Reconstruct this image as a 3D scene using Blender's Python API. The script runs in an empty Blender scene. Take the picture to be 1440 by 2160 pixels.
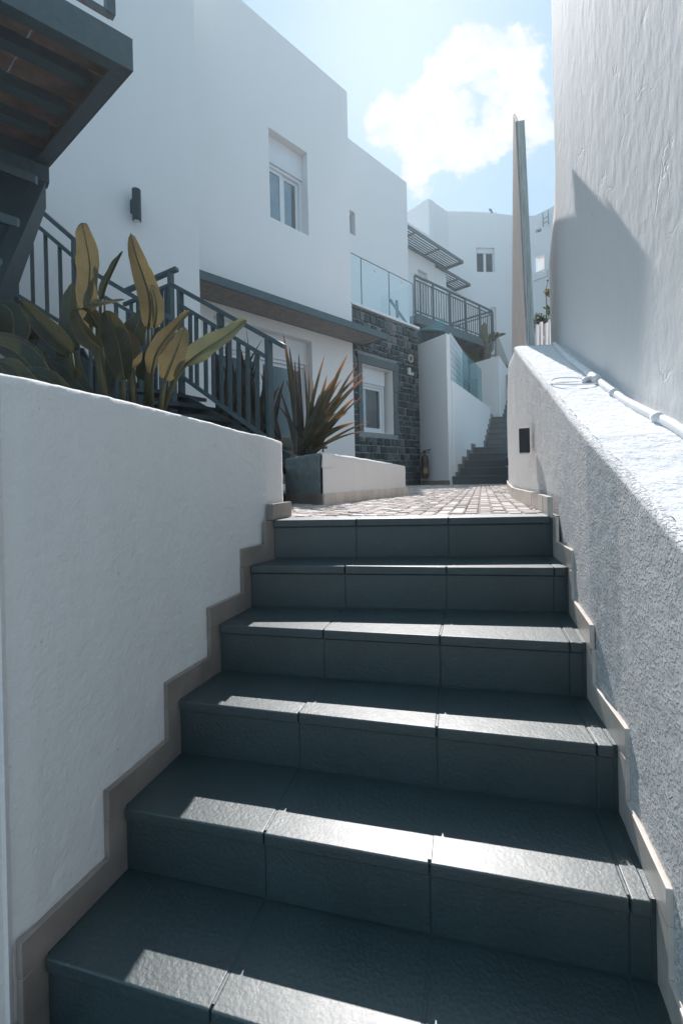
import bpy, math, random
from mathutils import Vector, Matrix, noise as mnoise
random.seed(7)
rad = math.radians
SC = bpy.context.scene
COL = SC.collection

# ------------------------------------------------------------------ camera
CAMH, F, ROLL, HY = 0.172, 960.0, 0.0225, 1010.0
cam = bpy.data.cameras.new('camera'); cam_o = bpy.data.objects.new('camera', cam); COL.objects.link(cam_o)
cam.sensor_fit = 'VERTICAL'; cam.sensor_height = 36.0; cam.sensor_width = 24.0
cam.lens = 36.0 * F / 2160.0
cam.shift_y = -(1080.0 - HY) / 2160.0
cam.clip_start = 0.02; cam.clip_end = 2000.0
cam_o.matrix_world = Matrix.Translation((0, 0, CAMH)) @ Matrix.Rotation(rad(90), 4, 'X') @ Matrix.Rotation(-ROLL, 4, 'Z')
SC.camera = cam_o

# ------------------------------------------------------------------ sun and sky
SUN_AZ, SUN_EL = rad(8.0), rad(46.3)
sd = Vector((math.sin(SUN_AZ) * math.cos(SUN_EL), math.cos(SUN_AZ) * math.cos(SUN_EL), math.sin(SUN_EL)))
sun = bpy.data.lights.new('sun', 'SUN'); sun.energy = 3.0; sun.angle = rad(0.55); sun.color = (1.0, 0.955, 0.93)
sun_o = bpy.data.objects.new('sun', sun); COL.objects.link(sun_o)
sun_o.rotation_euler = sd.to_track_quat('Z', 'Y').to_euler(); sun_o.location = (0, 0, 30)
SC.view_settings.view_transform = 'Standard'; SC.view_settings.look = 'None'
SC.view_settings.gamma = 1.0; SC.view_settings.exposure = 0.92
SC.cycles.max_bounces = 8; SC.cycles.diffuse_bounces = 4; SC.cycles.transparent_max_bounces = 16


def ray(px, py):
    u, v = px - 720.0, py - HY
    c, s = math.cos(ROLL), math.sin(ROLL)
    return (u * c - v * s) / F, -(u * s + v * c) / F          # x per depth, z per depth

class NT:
    """tiny node-tree helper"""
    def __init__(s, tree): s.t = tree
    def n(s, kind, **kw):
        nd = s.t.nodes.new(kind)
        for k, v in kw.items():
            if k == 'inp':
                for i, val in v.items():
                    if isinstance(val, bpy.types.NodeSocket): s.t.links.new(val, nd.inputs[i])
                    else: nd.inputs[i].default_value = val
            else: setattr(nd, k, v)
        return nd
    def math(s, op, a, b=None, c=None, clamp=False):
        d = {0: a}
        if b is not None: d[1] = b
        if c is not None: d[2] = c
        nd = s.n('ShaderNodeMath', operation=op, inp=d); nd.use_clamp = clamp
        return nd.outputs[0]
    def ramp(s, fac, stops, interp='LINEAR'):
        nd = s.n('ShaderNodeValToRGB', inp={0: fac}); r = nd.color_ramp; r.interpolation = interp
        while len(r.elements) < len(stops): r.elements.new(0.5)
        for e, (p, c) in zip(r.elements, stops):
            e.position = p; e.color = (*c, 1) if len(c) == 3 else c
        return nd.outputs[0]
    def rng(s, v, a, b, c, d, smooth=False):
        nd = s.n('ShaderNodeMapRange', inp={0: v, 1: a, 2: b, 3: c, 4: d})
        if smooth: nd.interpolation_type = 'SMOOTHSTEP'
        return nd.outputs[0]
    def noise(s, vec, scale, detail=4, rough=0.55, dist=0.0):
        return s.n('ShaderNodeTexNoise', inp={'Vector': vec, 'Scale': scale, 'Detail': detail, 'Roughness': rough, 'Distortion': dist}).outputs[0]
    def mapping(s, vec, scale=(1, 1, 1), rot=(0, 0, 0), loc=(0, 0, 0)):
        return s.n('ShaderNodeMapping', inp={'Vector': vec, 'Scale': scale, 'Rotation': rot, 'Location': loc}).outputs[0]
    def mix(s, fac, a, b, blend='MIX'):
        nd = s.n('ShaderNodeMix', data_type='RGBA', blend_type=blend)
        for i, v in ((0, fac), (6, a), (7, b)):
            if isinstance(v, bpy.types.NodeSocket): s.t.links.new(v, nd.inputs[i])
            else: nd.inputs[i].default_value = v if not isinstance(v, tuple) or len(v) == 4 else (*v, 1)
        return nd.outputs[2]

world = bpy.data.worlds.new('World'); SC.world = world; world.use_nodes = True
w = NT(world.node_tree); world.node_tree.nodes.clear()
sky = w.n('ShaderNodeTexSky', sky_type='NISHITA'); sky.sun_disc = False
sky.sun_elevation = SUN_EL; sky.sun_rotation = SUN_AZ; sky.air_density = 1.0; sky.dust_density = 0.6; sky.ozone_density = 1.4
tc = w.n('ShaderNodeTexCoord').outputs['Generated']
sep = w.n('ShaderNodeSeparateXYZ', inp={0: tc})
yy = w.math('MAXIMUM', sep.outputs[1], 0.05)
cx = w.math('DIVIDE', sep.outputs[0], yy); cz = w.math('DIVIDE', sep.outputs[2], yy)
flat = w.n('ShaderNodeCombineXYZ', inp={0: cx, 1: cz, 2: 0.0}).outputs[0]
warp = w.n('ShaderNodeTexNoise', inp={'Vector': flat, 'Scale': 7.0, 'Detail': 5.0, 'Roughness': 0.6})
wv = w.n('ShaderNodeVectorMath', operation='MULTIPLY_ADD', inp={0: warp.outputs['Color'], 1: (0.11, 0.11, 0), 2: flat}).outputs[0]
wv = w.n('ShaderNodeVectorMath', operation='SUBTRACT', inp={0: wv, 1: (0.055, 0.055, 0)}).outputs[0]
sp2 = w.n('ShaderNodeSeparateXYZ', inp={0: wv}); wx, wz = sp2.outputs[0], sp2.outputs[1]
base = None
for (lx, ly, rx, ry) in [(868, 268, 90, 78), (960, 300, 120, 68), (905, 190, 60, 40), (1000, 118, 105, 66), (1092, 150, 62, 100),
                         (885, 345, 50, 60), (1115, 262, 52, 70), (935, 150, 62, 58), (955, 232, 62, 50), (1075, 225, 60, 60), (820, 255, 50, 40), (1060, 265, 60, 45)]:
    ax, az = ray(lx, ly)
    dx = w.math('DIVIDE', w.math('SUBTRACT', wx, ax), rx / F); dz = w.math('DIVIDE', w.math('SUBTRACT', wz, az), ry / F)
    e = w.math('SUBTRACT', 1.0, w.math('ADD', w.math('MULTIPLY', dx, dx), w.math('MULTIPLY', dz, dz)))
    base = e if base is None else w.math('SMOOTH_MAX', base, e, 0.3)
fb = w.noise(flat, 15.0, 12, 0.6, 0.15)
dens = w.math('ADD', base, w.math('MULTIPLY', w.math('SUBTRACT', fb, 0.5), 3.2))
mask = w.rng(dens, -0.3, 0.42, 0.0, 0.98, True)
front = w.rng(sep.outputs[1], 0.05, 0.15, 0.0, 1.0)
mask = w.math('MULTIPLY', mask, front)
shade = w.noise(flat, 14.0, 8, 0.6)
cloudc = w.ramp(w.math('ADD', w.math('MULTIPLY', shade, 0.7), w.math('MULTIPLY', dens, 0.16)), [(0.30, (3.9, 4.4, 4.85)), (0.56, (5.35, 5.5, 5.65))])
hz = w.noise(w.mapping(flat, (1.2, 3.0, 1)), 1.6, 6, 0.6)
skyc = w.mix(0.80, sky.outputs[0], (2.1, 3.3, 4.2))
skyc = w.mix(w.rng(hz, 0.42, 0.75, 0.0, 0.3), skyc, (3.5, 4.5, 5.2))
colr = w.mix(mask, skyc, cloudc)
bg = w.n('ShaderNodeBackground', inp={0: colr, 1: 0.10})
w.n('ShaderNodeOutputWorld', inp={0: bg.outputs[0]})

# ------------------------------------------------------------------ materials
MATS = {}
def new_mat(name):
    m = bpy.data.materials.new(name); m.use_nodes = True; m.node_tree.nodes.clear(); MATS[name] = m
    return m, NT(m.node_tree)

def finish(t, bsdf): t.n('ShaderNodeOutputMaterial', inp={0: bsdf})

def principled(t, **inp):
    return t.n('ShaderNodeBsdfPrincipled', inp={k.replace('_', ' '): v for k, v in inp.items()})

def bump(t, h, strength, dist, normal=None):
    d = {'Height': h, 'Strength': strength, 'Distance': dist}
    if normal is not None: d['Normal'] = normal
    return t.n('ShaderNodeBump', inp=d).outputs[0]

def stucco(name, col, fine=(180, 0.6, 0.002), coarse=(14, 0.5, 0.006), dirt=0.08, stretch=1.0, rough=0.85, grit=None, cracks=False):
    m, t = new_mat(name)
    P = t.n('ShaderNodeTexCoord').outputs['Object']
    ps = t.mapping(P, (stretch, stretch, 1.0))
    nf = t.noise(P, fine[0], 5, 0.6); nc = t.noise(ps, coarse[0], 5, 0.55)
    n0 = bump(t, nc, coarse[1], coarse[2])
    if grit:
        vo = t.noise(P, grit[0], 3, 0.55)
        msk = t.rng(t.noise(ps, grit[3], 3, 0.5), 0.35, 0.62, 0.6, 1.0)
        g = t.math('MULTIPLY', t.rng(vo, 0.47, 0.66, 0.0, 1.0), msk)
        n0 = bump(t, g, grit[1], grit[2], n0)
    if cracks:
        wp = t.n('ShaderNodeTexNoise', inp={'Vector': P, 'Scale': 4.0, 'Detail': 5.0})
        pw = t.n('ShaderNodeVectorMath', operation='MULTIPLY_ADD', inp={0: wp.outputs['Color'], 1: (0.35, 0.35, 0.35), 2: P}).outputs[0]
        vd = t.n('ShaderNodeTexVoronoi', feature='DISTANCE_TO_EDGE', inp={'Vector': pw, 'Scale': 1.7}).outputs[0]
        cm = t.rng(t.noise(P, 2.2, 2), 0.5, 0.6, 0.0, 1.0)
        ck = t.math('MULTIPLY', t.rng(vd, 0.0, 0.012, 1.0, 0.0), cm)
        n0 = bump(t, ck, 0.8, -0.003, n0)
        st = t.noise(t.mapping(P, (5, 5, 0.9)), 3.0, 9, 0.72, 0.6)
        n0 = bump(t, st, 0.2, 0.003, n0)
    nrm = bump(t, nf, fine[1], fine[2], n0)
    dn = t.noise(t.mapping(P, (2.2, 2.2, 0.7)), 2.5, 6, 0.65)
    sk_ = t.noise(t.mapping(P, (5, 5, .22)), 2.2, 5, 0.6)
    dn = t.math('ADD', t.math('MULTIPLY', dn, .6), t.math('MULTIPLY', sk_, .4))
    sp = t.noise(P, 45, 2, 0.5)
    c = t.mix(t.rng(dn, 0.35, 0.72, 0.0, dirt * 2.2), (*col, 1), tuple(x * 0.72 for x in col) + (1,))
    c = t.mix(t.rng(sp, 0.71, 0.78, 0.0, dirt * 4), c, (0.35, 0.32, 0.29, 1))
    finish(t, principled(t, Base_Color=c, Roughness=rough, Normal=nrm).outputs[0])
    return m

W0 = (0.83, 0.82, 0.81)
stucco('plaster_house', W0, fine=(120, 0.25, 0.003), coarse=(5, 0.2, 0.01), dirt=0.04)
stucco('plaster_left', W0, fine=(130, 0.5, 0.003), coarse=(50, 0.6, 0.006), dirt=0.10)
stucco('plaster_planter', W0, fine=(100, 0.45, 0.004), coarse=(16, 0.4, 0.010), dirt=0.08)
stucco('plaster_right', W0, fine=(240, 0.5, 0.002), coarse=(24, 0.08, 0.003), dirt=0.02, stretch=1.3, grit=(115, 0.9, 0.008, 4))
stucco('plaster_ledge', (0.83, 0.83, 0.84), fine=(160, 0.6, 0.003), coarse=(38, 0.6, 0.010), dirt=0.10, grit=(70, 0.3, 0.006, 7))
stucco('plaster_tower', W0, fine=(200, 0.35, 0.002), coarse=(12, 0.35, 0.012), dirt=0.03, stretch=1.6, cracks=True)
stucco('planter_side_shade', (0.22, 0.27, 0.27), fine=(90, 0.7, 0.005), coarse=(16, 0.7, 0.02), dirt=0.25)  # planter's left face: its shade is put into this darker base colour
stucco('concrete', (0.45, 0.42, 0.39), fine=(150, 0.5, 0.003), coarse=(20, 0.4, 0.01), dirt=0.2)

def simple(name, col, rough=0.5, metallic=0.0, nscale=30, nstr=0.15, ndist=0.002, var=0.15, spec=0.5):
    m, t = new_mat(name)
    P = t.n('ShaderNodeTexCoord').outputs['Object']
    n1 = t.noise(P, nscale, 4, 0.6)
    c = t.mix(t.rng(t.noise(P, nscale * 0.3, 5, 0.6), 0.3, 0.7, 0.0, 1.0), tuple(x * (1 - var) for x in col) + (1,), tuple(min(1, x * (1 + var)) for x in col) + (1,))
    finish(t, principled(t, Base_Color=c, Roughness=rough, Metallic=metallic, Normal=bump(t, n1, nstr, ndist), **{'Specular IOR Level': spec}).outputs[0])
    return m

simple('steel', (0.075, 0.115, 0.13), 0.42, 0.0, 60, 0.1, 0.001, 0.12)
simple('steel_dark', (0.030, 0.048, 0.055), 0.5, 0.0, 60, 0.1, 0.001, 0.12)
simple('black', (0.012, 0.014, 0.016), 0.45)
simple('frame_white', (0.72, 0.74, 0.76), 0.35, 0, 10, 0.03, 0.001, 0.04)
simple('pipe_paint', (0.78, 0.79, 0.80), 0.45, 0, 60, 0.3, 0.002, 0.06)
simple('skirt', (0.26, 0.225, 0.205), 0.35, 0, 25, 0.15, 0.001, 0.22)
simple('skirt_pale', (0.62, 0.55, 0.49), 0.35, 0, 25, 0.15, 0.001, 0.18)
simple('terracotta', (0.30, 0.22, 0.195), 0.7, 0, 30, 0.2, 0.002, 0.3)
simple('soil', (0.06, 0.05, 0.04), 0.95, 0, 30, 0.8, 0.02, 0.4)
simple('stem', (0.075, 0.08, 0.04), 0.8, 0, 20, 0.2, 0.002, 0.3)
simple('bark', (0.12, 0.10, 0.08), 0.8, 0, 20, 0.5, 0.004, 0.3)
simple('red_paint', (0.03, 0.008, 0.01), 0.3)
simple('label_paint', (0.22, 0.16, 0.06), 0.5)
simple('brass', (0.18, 0.16, 0.12), 0.4, 0.8)
simple('galvanised', (0.22, 0.28, 0.29), 0.5, 0.3, 20, 0.2, 0.003, 0.3)
simple('paver_far', (0.30, 0.27, 0.25), 0.8)
simple('curtain', (0.30, 0.33, 0.32), 0.9)
simple('interior', (0.03, 0.035, 0.04), 0.8)
simple('greenleaf', (0.06, 0.085, 0.03), 0.5, 0, 20, 0.2, 0.002, 0.5)
simple('flower', (0.55, 0.35, 0.22), 0.6)
simple('lower_ground', (0.25, 0.24, 0.23), 0.9)

# glossy grey-teal floor paint over the tiles
m, t = new_mat('step_paint')
P = t.n('ShaderNodeTexCoord').outputs['Object']
n1 = t.noise(P, 105, 3, 0.5); n2 = t.noise(P, 30, 4, 0.6); n3 = t.noise(P, 5, 5, 0.6)
nr = bump(t, n2, 0.4, 0.004); nr = bump(t, n1, 0.85, 0.0028, nr)
nl = bump(t, n3, 0.25, 0.01, nr)
c = t.mix(t.rng(n3, 0.3, 0.7, 0, 1), (0.010, 0.032, 0.037, 1), (0.019, 0.046, 0.052, 1))
spk = t.rng(t.noise(P, 60, 2, 0.5), 0.72, 0.76, 0, 0.5)
c = t.mix(spk, c, (0.10, 0.12, 0.13, 1))
finish(t, principled(t, Base_Color=c, Roughness=t.rng(n2, 0.3, 0.7, 0.48, 0.6), Normal=nl, **{'Specular IOR Level': 0.6, 'Coat Weight': 1.0, 'Coat Roughness': 0.42}).outputs[0])

# per-piece tinted mortar work: setts and ashlar
def pieced(name, stops, rough, sc=60, st=0.5, dist=0.004):
    m, t = new_mat(name)
    P = t.n('ShaderNodeTexCoord').outputs['Object']
    a = t.n('ShaderNodeAttribute', attribute_name='tint').outputs['Fac']
    nz = t.noise(P, sc * 0.4, 6, 0.65)
    f = t.math('ADD', a, t.math('MULTIPLY', t.math('SUBTRACT', nz, 0.5), 0.5))
    c = t.ramp(f, stops)
    nrm = bump(t, t.noise(P, sc, 5, 0.65), st, dist)
    nrm = bump(t, nz, st, dist * 3, nrm)
    finish(t, principled(t, Base_Color=c, Roughness=rough, Normal=nrm).outputs[0])
pieced('sett', [(0.1, (0.36, 0.30, 0.27)), (0.5, (0.52, 0.46, 0.43)), (0.9, (0.62, 0.57, 0.54))], 0.75, 120, 0.4, 0.002)
pieced('ashlar', [(0.0, (0.030, 0.048, 0.054)), (0.45, (0.07, 0.098, 0.105)), (0.8, (0.14, 0.168, 0.175)), (0.97, (0.21, 0.19, 0.175))], 0.8, 60, 0.8, 0.006)
simple('mortar', (0.27, 0.30, 0.31), 0.95, 0, 60, 0.6, 0.004, 0.15)
simple('sand_joint', (0.36, 0.29, 0.25), 0.95, 0, 80, 0.6, 0.003, 0.3)

# timber boards, grain along z
m, t = new_mat('grey_timber')
P = t.n('ShaderNodeTexCoord').outputs['Object']
g = t.noise(t.mapping(P, (60, 60, 1.2)), 3.0, 8, 0.7, 0.8)
c = t.ramp(g, [(0.3, (0.24, 0.195, 0.175)), (0.52, (0.42, 0.37, 0.345)), (0.7, (0.56, 0.51, 0.48))])
finish(t, principled(t, Base_Color=c, Roughness=0.8, Normal=bump(t, g, 0.5, 0.004)).outputs[0])
# weathered green-grey corrugated sheet
m, t = new_mat('weathered_sheet')
P = t.n('ShaderNodeTexCoord').outputs['Object']
g = t.noise(t.mapping(P, (30, 30, 1.5)), 3.0, 6, 0.65, 0.5)
c = t.ramp(g, [(0.3, (0.28, 0.34, 0.34)), (0.5, (0.52, 0.58, 0.57)), (0.75, (0.66, 0.69, 0.68))])
finish(t, principled(t, Base_Color=c, Roughness=0.6, Metallic=0.0, Normal=bump(t, g, 0.3, 0.004)).outputs[0])
# brown slats
m, t = new_mat('brown_slat')
P = t.n('ShaderNodeTexCoord').outputs['Object']
g = t.noise(P, 8, 6, 0.65, 0.5)
finish(t, principled(t, Base_Color=t.ramp(g, [(0.3, (0.20, 0.185, 0.175)), (0.7, (0.34, 0.31, 0.29))]), Roughness=0.6).outputs[0])
# glass
def glass(name, tint, fac, rough=0.02, top=0.35):
    m, t = new_mat(name)
    fr = t.n('ShaderNodeFresnel', inp={'IOR': 1.5}).outputs[0]
    f = t.rng(fr, 0.0, 1.0, fac, top)
    tr = t.n('ShaderNodeBsdfTransparent', inp={0: (*tint, 1)}); gl = t.n('ShaderNodeBsdfGlossy', inp={0: (0.9, 0.95, 0.97, 1), 1: rough})
    finish(t, t.n('ShaderNodeMixShader', inp={0: f, 1: tr.outputs[0], 2: gl.outputs[0]}).outputs[0])
glass('glass_clear', (0.95, 0.98, 0.985), 0.02, 0.02, 0.16)
glass('glass_tint', (0.62, 0.80, 0.82), 0.05)
glass('pane', (0.50, 0.60, 0.62), 0.03)

# leaves: ribbed, translucent
def leafmat(name, c1, c2, tr, trw=0.5, rib=26.0, tip=None):
    m, t = new_mat(name)
    uv = t.n('ShaderNodeTexCoord').outputs['UV']; s_ = t.n('ShaderNodeSeparateXYZ', inp={0: uv})
    u, v = s_.outputs[0], s_.outputs[1]
    P = t.n('ShaderNodeTexCoord').outputs['Object']
    au = t.math('ABSOLUTE', t.math('SUBTRACT', u, 0.5))
    nz = t.noise(P, 14, 5, 0.65)
    ph = t.math('MULTIPLY', t.math('SUBTRACT', v, t.math('MULTIPLY', au, 0.35)), rib)
    ribs = t.math('SINE', t.math('ADD', t.math('MULTIPLY', ph, 6.283), t.math('MULTIPLY', nz, 2.0)))
    f = t.math('ADD', nz, t.math('MULTIPLY', ribs, 0.05))
    c = t.ramp(f, [(0.32, c1), (0.62, c2)])
    big = t.rng(t.noise(P, 5.5, 4, 0.6), 0.42, 0.62, 0.0, 0.75)
    c = t.mix(big, c, (*c1, 1))
    edge = t.rng(t.math('ADD', au, t.math('MULTIPLY', nz, 0.05)), 0.492, 0.51, 0.0, 1.0)
    c = t.mix(t.math('MULTIPLY', edge, 0.6), c, (0.26, 0.17, 0.08, 1))
    mid = t.rng(au, 0.012, 0.035, 1.0, 0.0)
    c = t.mix(t.math('MULTIPLY', mid, 0.7), c, (0.30, 0.25, 0.12, 1))
    tc_ = t.mix(t.rng(nz, 0.3, 0.7, 0, 1), (*tr, 1), tuple(x * 0.6 for x in tr) + (1,))
    if tip:
        tf = t.rng(t.math('ADD', v, t.math('MULTIPLY', nz, 0.25)), 0.84, 1.05, 0.0, 1.0)
        c = t.mix(tf, c, (*tip, 1)); tc_ = t.mix(tf, tc_, (*[min(1, x * 1.6) for x in tip], 1))
    nrm = bump(t, ribs, 0.35, 0.002)
    pb = principled(t, Base_Color=c, Roughness=0.42, Normal=nrm, **{'Specular IOR Level': 0.5})
    tb = t.n('ShaderNodeBsdfTranslucent', inp={0: tc_, 'Normal': nrm})
    finish(t, t.n('ShaderNodeMixShader', inp={0: trw, 1: pb.outputs[0], 2: tb.outputs[0]}).outputs[0])
leafmat('leaf_gold', (0.04, 0.042, 0.024), (0.135, 0.115, 0.06), (0.24, 0.19, 0.085), 0.36)
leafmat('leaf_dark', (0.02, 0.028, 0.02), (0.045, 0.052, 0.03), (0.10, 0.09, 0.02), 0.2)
leafmat('leaf_green', (0.10, 0.115, 0.06), (0.18, 0.18, 0.10), (0.26, 0.26, 0.13), 0.4)
leafmat('blade', (0.03, 0.038, 0.022), (0.07, 0.078, 0.038), (0.12, 0.09, 0.03), 0.22, 1.0, (0.42, 0.15, 0.05))
leafmat('blade_dark', (0.025, 0.025, 0.022), (0.05, 0.042, 0.03), (0.06, 0.045, 0.03), 0.15, 1.0, (0.10, 0.05, 0.035))

# ------------------------------------------------------------------ object helpers
def tag(o, label=None, cat=None, group=None, kind=None):
    if label: o['label'] = label
    if cat: o['category'] = cat
    if group: o['group'] = group
    if kind: o['kind'] = kind
    return o

def thing(name, loc, label, cat, group=None):
    o = bpy.data.objects.new(name, None); COL.objects.link(o); o.location = Vector(loc); o.empty_display_size = 0.1
    return tag(o, label, cat, group)

WL = {}
def wloc(o):
    p = Vector(o.location)
    while o.parent: o = o.parent; p += o.location
    return p

class MB:
    def __init__(s): s.v = []; s.f = []; s.uv = {}; s.tint = {}
    def add(s, vs, fs, tint=None):
        b = len(s.v); s.v += [Vector(x) for x in vs]
        for f in fs:
            if tint is not None: s.tint[len(s.f)] = tint
            s.f.append([b + i for i in f])
        return b
    def hexa(s, p, tint=None):      # 8 pts: bottom 0-3 ccw, top 4-7
        s.add(p, [(3, 2, 1, 0), (4, 5, 6, 7), (0, 1, 5, 4), (1, 2, 6, 5), (2, 3, 7, 6), (3, 0, 4, 7)], tint)
        return s
    def box(s, o, a, b, c, tint=None):  # corner + three edge vectors
        o, a, b, c = map(Vector, (o, a, b, c))
        return s.hexa([o, o + a, o + a + b, o + b, o + c, o + a + c, o + a + b + c, o + b + c], tint)
    def cbox(s, ctr, a, b, c, tint=None):
        a, b, c = map(Vector, (a, b, c))
        return s.box(Vector(ctr) - (a + b + c) / 2, a, b, c, tint)
    def aabb(s, x0, x1, y0, y1, z0, z1): return s.box((x0, y0, z0), (x1 - x0, 0, 0), (0, y1 - y0, 0), (0, 0, z1 - z0))
    def prism(s, poly, h):       # poly of 3-D points, extruded by vector h
        n = len(poly); poly = [Vector(p) for p in poly]; h = Vector(h)
        s.add(poly + [p + h for p in poly], [tuple(range(n))[::-1], tuple(range(n, 2 * n))] + [(i, (i + 1) % n, n + (i + 1) % n, n + i) for i in range(n)])
        return s
    def bar(s, a, b, w, h=None, up=(0, 0, 1)):   # rectangular bar between points
        a, b = Vector(a), Vector(b); h = h or w; d = (b - a).normalized(); up = Vector(up)
        if abs(d.dot(up)) > 0.98: up = Vector((0.7, 0.72, 0))
        x = d.cross(up).normalized(); y = x.cross(d).normalized()
        return s.box(a - x * w / 2 - y * h / 2, x * w, y * h, b - a)
    def tube(s, pts, r, n=10, cap=True):
        pts = [Vector(p) for p in pts]; rs = r if isinstance(r, (list, tuple)) else [r] * len(pts)
        b = len(s.v); prev = None
        for i, p in enumerate(pts):
            d = (pts[min(i + 1, len(pts) - 1)] - pts[max(i - 1, 0)]).normalized()
            ref = prev if prev is not None else (Vector((0, 0, 1)) if abs(d.z) < 0.9 else Vector((1, 0, 0)))
            x = (ref - d * ref.dot(d)).normalized(); y = d.cross(x); prev = x
            s.v += [p + (x * math.cos(2 * math.pi * k / n) + y * math.sin(2 * math.pi * k / n)) * rs[i] for k in range(n)]
        for i in range(len(pts) - 1):
            for k in range(n):
                s.f.append([b + i * n + k, b + i * n + (k + 1) % n, b + (i + 1) * n + (k + 1) % n, b + (i + 1) * n + k])
        if cap:
            s.f.append([b + k for k in range(n)][::-1]); s.f.append([b + (len(pts) - 1) * n + k for k in range(n)])
        return s
    def lathe(s, c, prof, n=20, axis=(0, 0, 1)):
        ax = Vector(axis).normalized(); return s.tube([Vector(c) + ax * z for r, z in prof], [max(r, 1e-4) for r, z in prof], n)
    def build(s, name, mat, parent=None, smooth=False, bevel=0.0, seg=2):
        me = bpy.data.meshes.new(name)
        off = wloc(parent) if parent else Vector((0, 0, 0))
        me.from_pydata([v - off for v in s.v], [], s.f); me.materials.append(MATS[mat])
        if s.tint:
            at = me.attributes.new('tint', 'FLOAT', 'FACE')
            at.data.foreach_set('value', [s.tint.get(i, 0.5) for i in range(len(s.f))])
        if s.uv:
            ul = me.uv_layers.new(name='UVMap')
            for p in me.polygons:
                for li in p.loop_indices: ul.data[li].uv = s.uv[me.loops[li].vertex_index]
        me.validate(); me.update()
        if smooth: me.polygons.foreach_set('use_smooth', [True] * len(me.polygons))
        o = bpy.data.objects.new(name, me); COL.objects.link(o)
        if parent: o.parent = parent
        if bevel:
            b = o.modifiers.new('bevel', 'BEVEL'); b.width = bevel; b.segments = seg; b.limit_method = 'ANGLE'; b.angle_limit = rad(40)
            me.polygons.foreach_set('use_smooth', [True] * len(me.polygons))
            wn = o.modifiers.new('wn', 'WEIGHTED_NORMAL'); wn.keep_sharp = False
        return o

def rough_loft(name, mat, sections, seg, amp, nsc, parent=None, closed=False, smooth=True, endcaps=True, radius=0.0):
    """sections: list of same-length polylines; subdivided and lumpy like hand-laid plaster"""
    ns = []
    for a, b in zip(sections, sections[1:]):
        L = max((Vector(p) - Vector(q)).length for p, q in zip(a, b)); k = max(1, round(L / seg))
        for i in range(k): ns.append([Vector(p).lerp(Vector(q), i / k) for p, q in zip(a, b)])
    ns.append([Vector(p) for p in sections[-1]])
    counts = []
    for j in range(len(sections[0]) - 1):
        L = max((Vector(s[j]) - Vector(s[j + 1])).length for s in sections); counts.append(max(1, round(L / seg)))
    rows = []
    for s in ns:
        r = []
        for j, k in enumerate(counts):
            for i in range(k): r.append(s[j].lerp(s[j + 1], i / k))
        r.append(s[-1]); rows.append(r)
    if radius:
        for r in rows:
            cp = [v.copy() for v in r]; idx = 0
            for it in range(3):
                q = [v.copy() for v in r]
                for i in range(1, len(r) - 1):
                    m_ = (q[i - 1] + q[i + 1]) / 2; dlt = m_ - q[i]
                    r[i] = q[i] + dlt * min(1.0, radius)
    n = len(rows[0]); V = []
    for r in rows:
        for v in r:
            d = mnoise.noise_vector(v * nsc) * amp + mnoise.noise_vector(v * nsc * 4.1) * amp * 0.4
            V.append(v + d)
    fs = [(i * n + j, i * n + j + 1, (i + 1) * n + j + 1, (i + 1) * n + j) for i in range(len(rows) - 1) for j in range(n - 1)]
    mb = MB(); mb.add(V, fs)
    if endcaps:
        mb.f.append([j for j in range(n)][::-1]); mb.f.append([(len(rows) - 1) * n + j for j in range(n)])
    o = mb.build(name, mat, parent, smooth=smooth)
    return o

def P3(px, py, d):
    a, b = ray(px, py); return Vector((a * d, d, CAMH + b * d))
def G(px, py, z=0.0):
    a, b = ray(px, py); d = (z - CAMH) / b; return Vector((a * d, d, z))
def lerp_table(tab, x):
    if x <= tab[0][0]: a, b = tab[0], tab[1]
    elif x >= tab[-1][0]: a, b = tab[-2], tab[-1]
    else:
        for a, b in zip(tab, tab[1:]):
            if a[0] <= x <= b[0]: break
    t_ = (x - a[0]) / (b[0] - a[0]); return a[1] + (b[1] - a[1]) * t_

E1 = Vector((0.695, 0.719, 0)).normalized(); NO = Vector((0.719, -0.695, 0)).normalized()   # along / out of the left facade
F0 = Vector((0.26, 8.41, 0)); Z = Vector((0, 0, 1))
def fp(t_, off, z): return F0 + E1 * t_ + NO * off + Z * z
def onf(px, py, off=0.0):
    a, b = ray(px, py); n = NO; d = (F0 + NO * off).dot(n) / (a * n.x + n.y)
    p = Vector((a * d, d, CAMH + b * d)); return (p - F0).dot(E1), p.z

# ------------------------------------------------------------------ ground
m, t = new_mat('hazy_air')
t.n('ShaderNodeOutputMaterial', inp={1: t.n('ShaderNodeVolumePrincipled', inp={'Color': (0.86, 0.94, 1.0, 1), 'Density': 0.0028, 'Anisotropy': 0.55}).outputs[0]})
g = MB(); g.add([(-40, -30, -1.4), (45, -30, -1.4), (45, 75, -1.4), (-40, 75, -1.4)], [(0, 1, 2, 3)])
tag(g.build('ground', 'lower_ground'), kind='structure')

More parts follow.
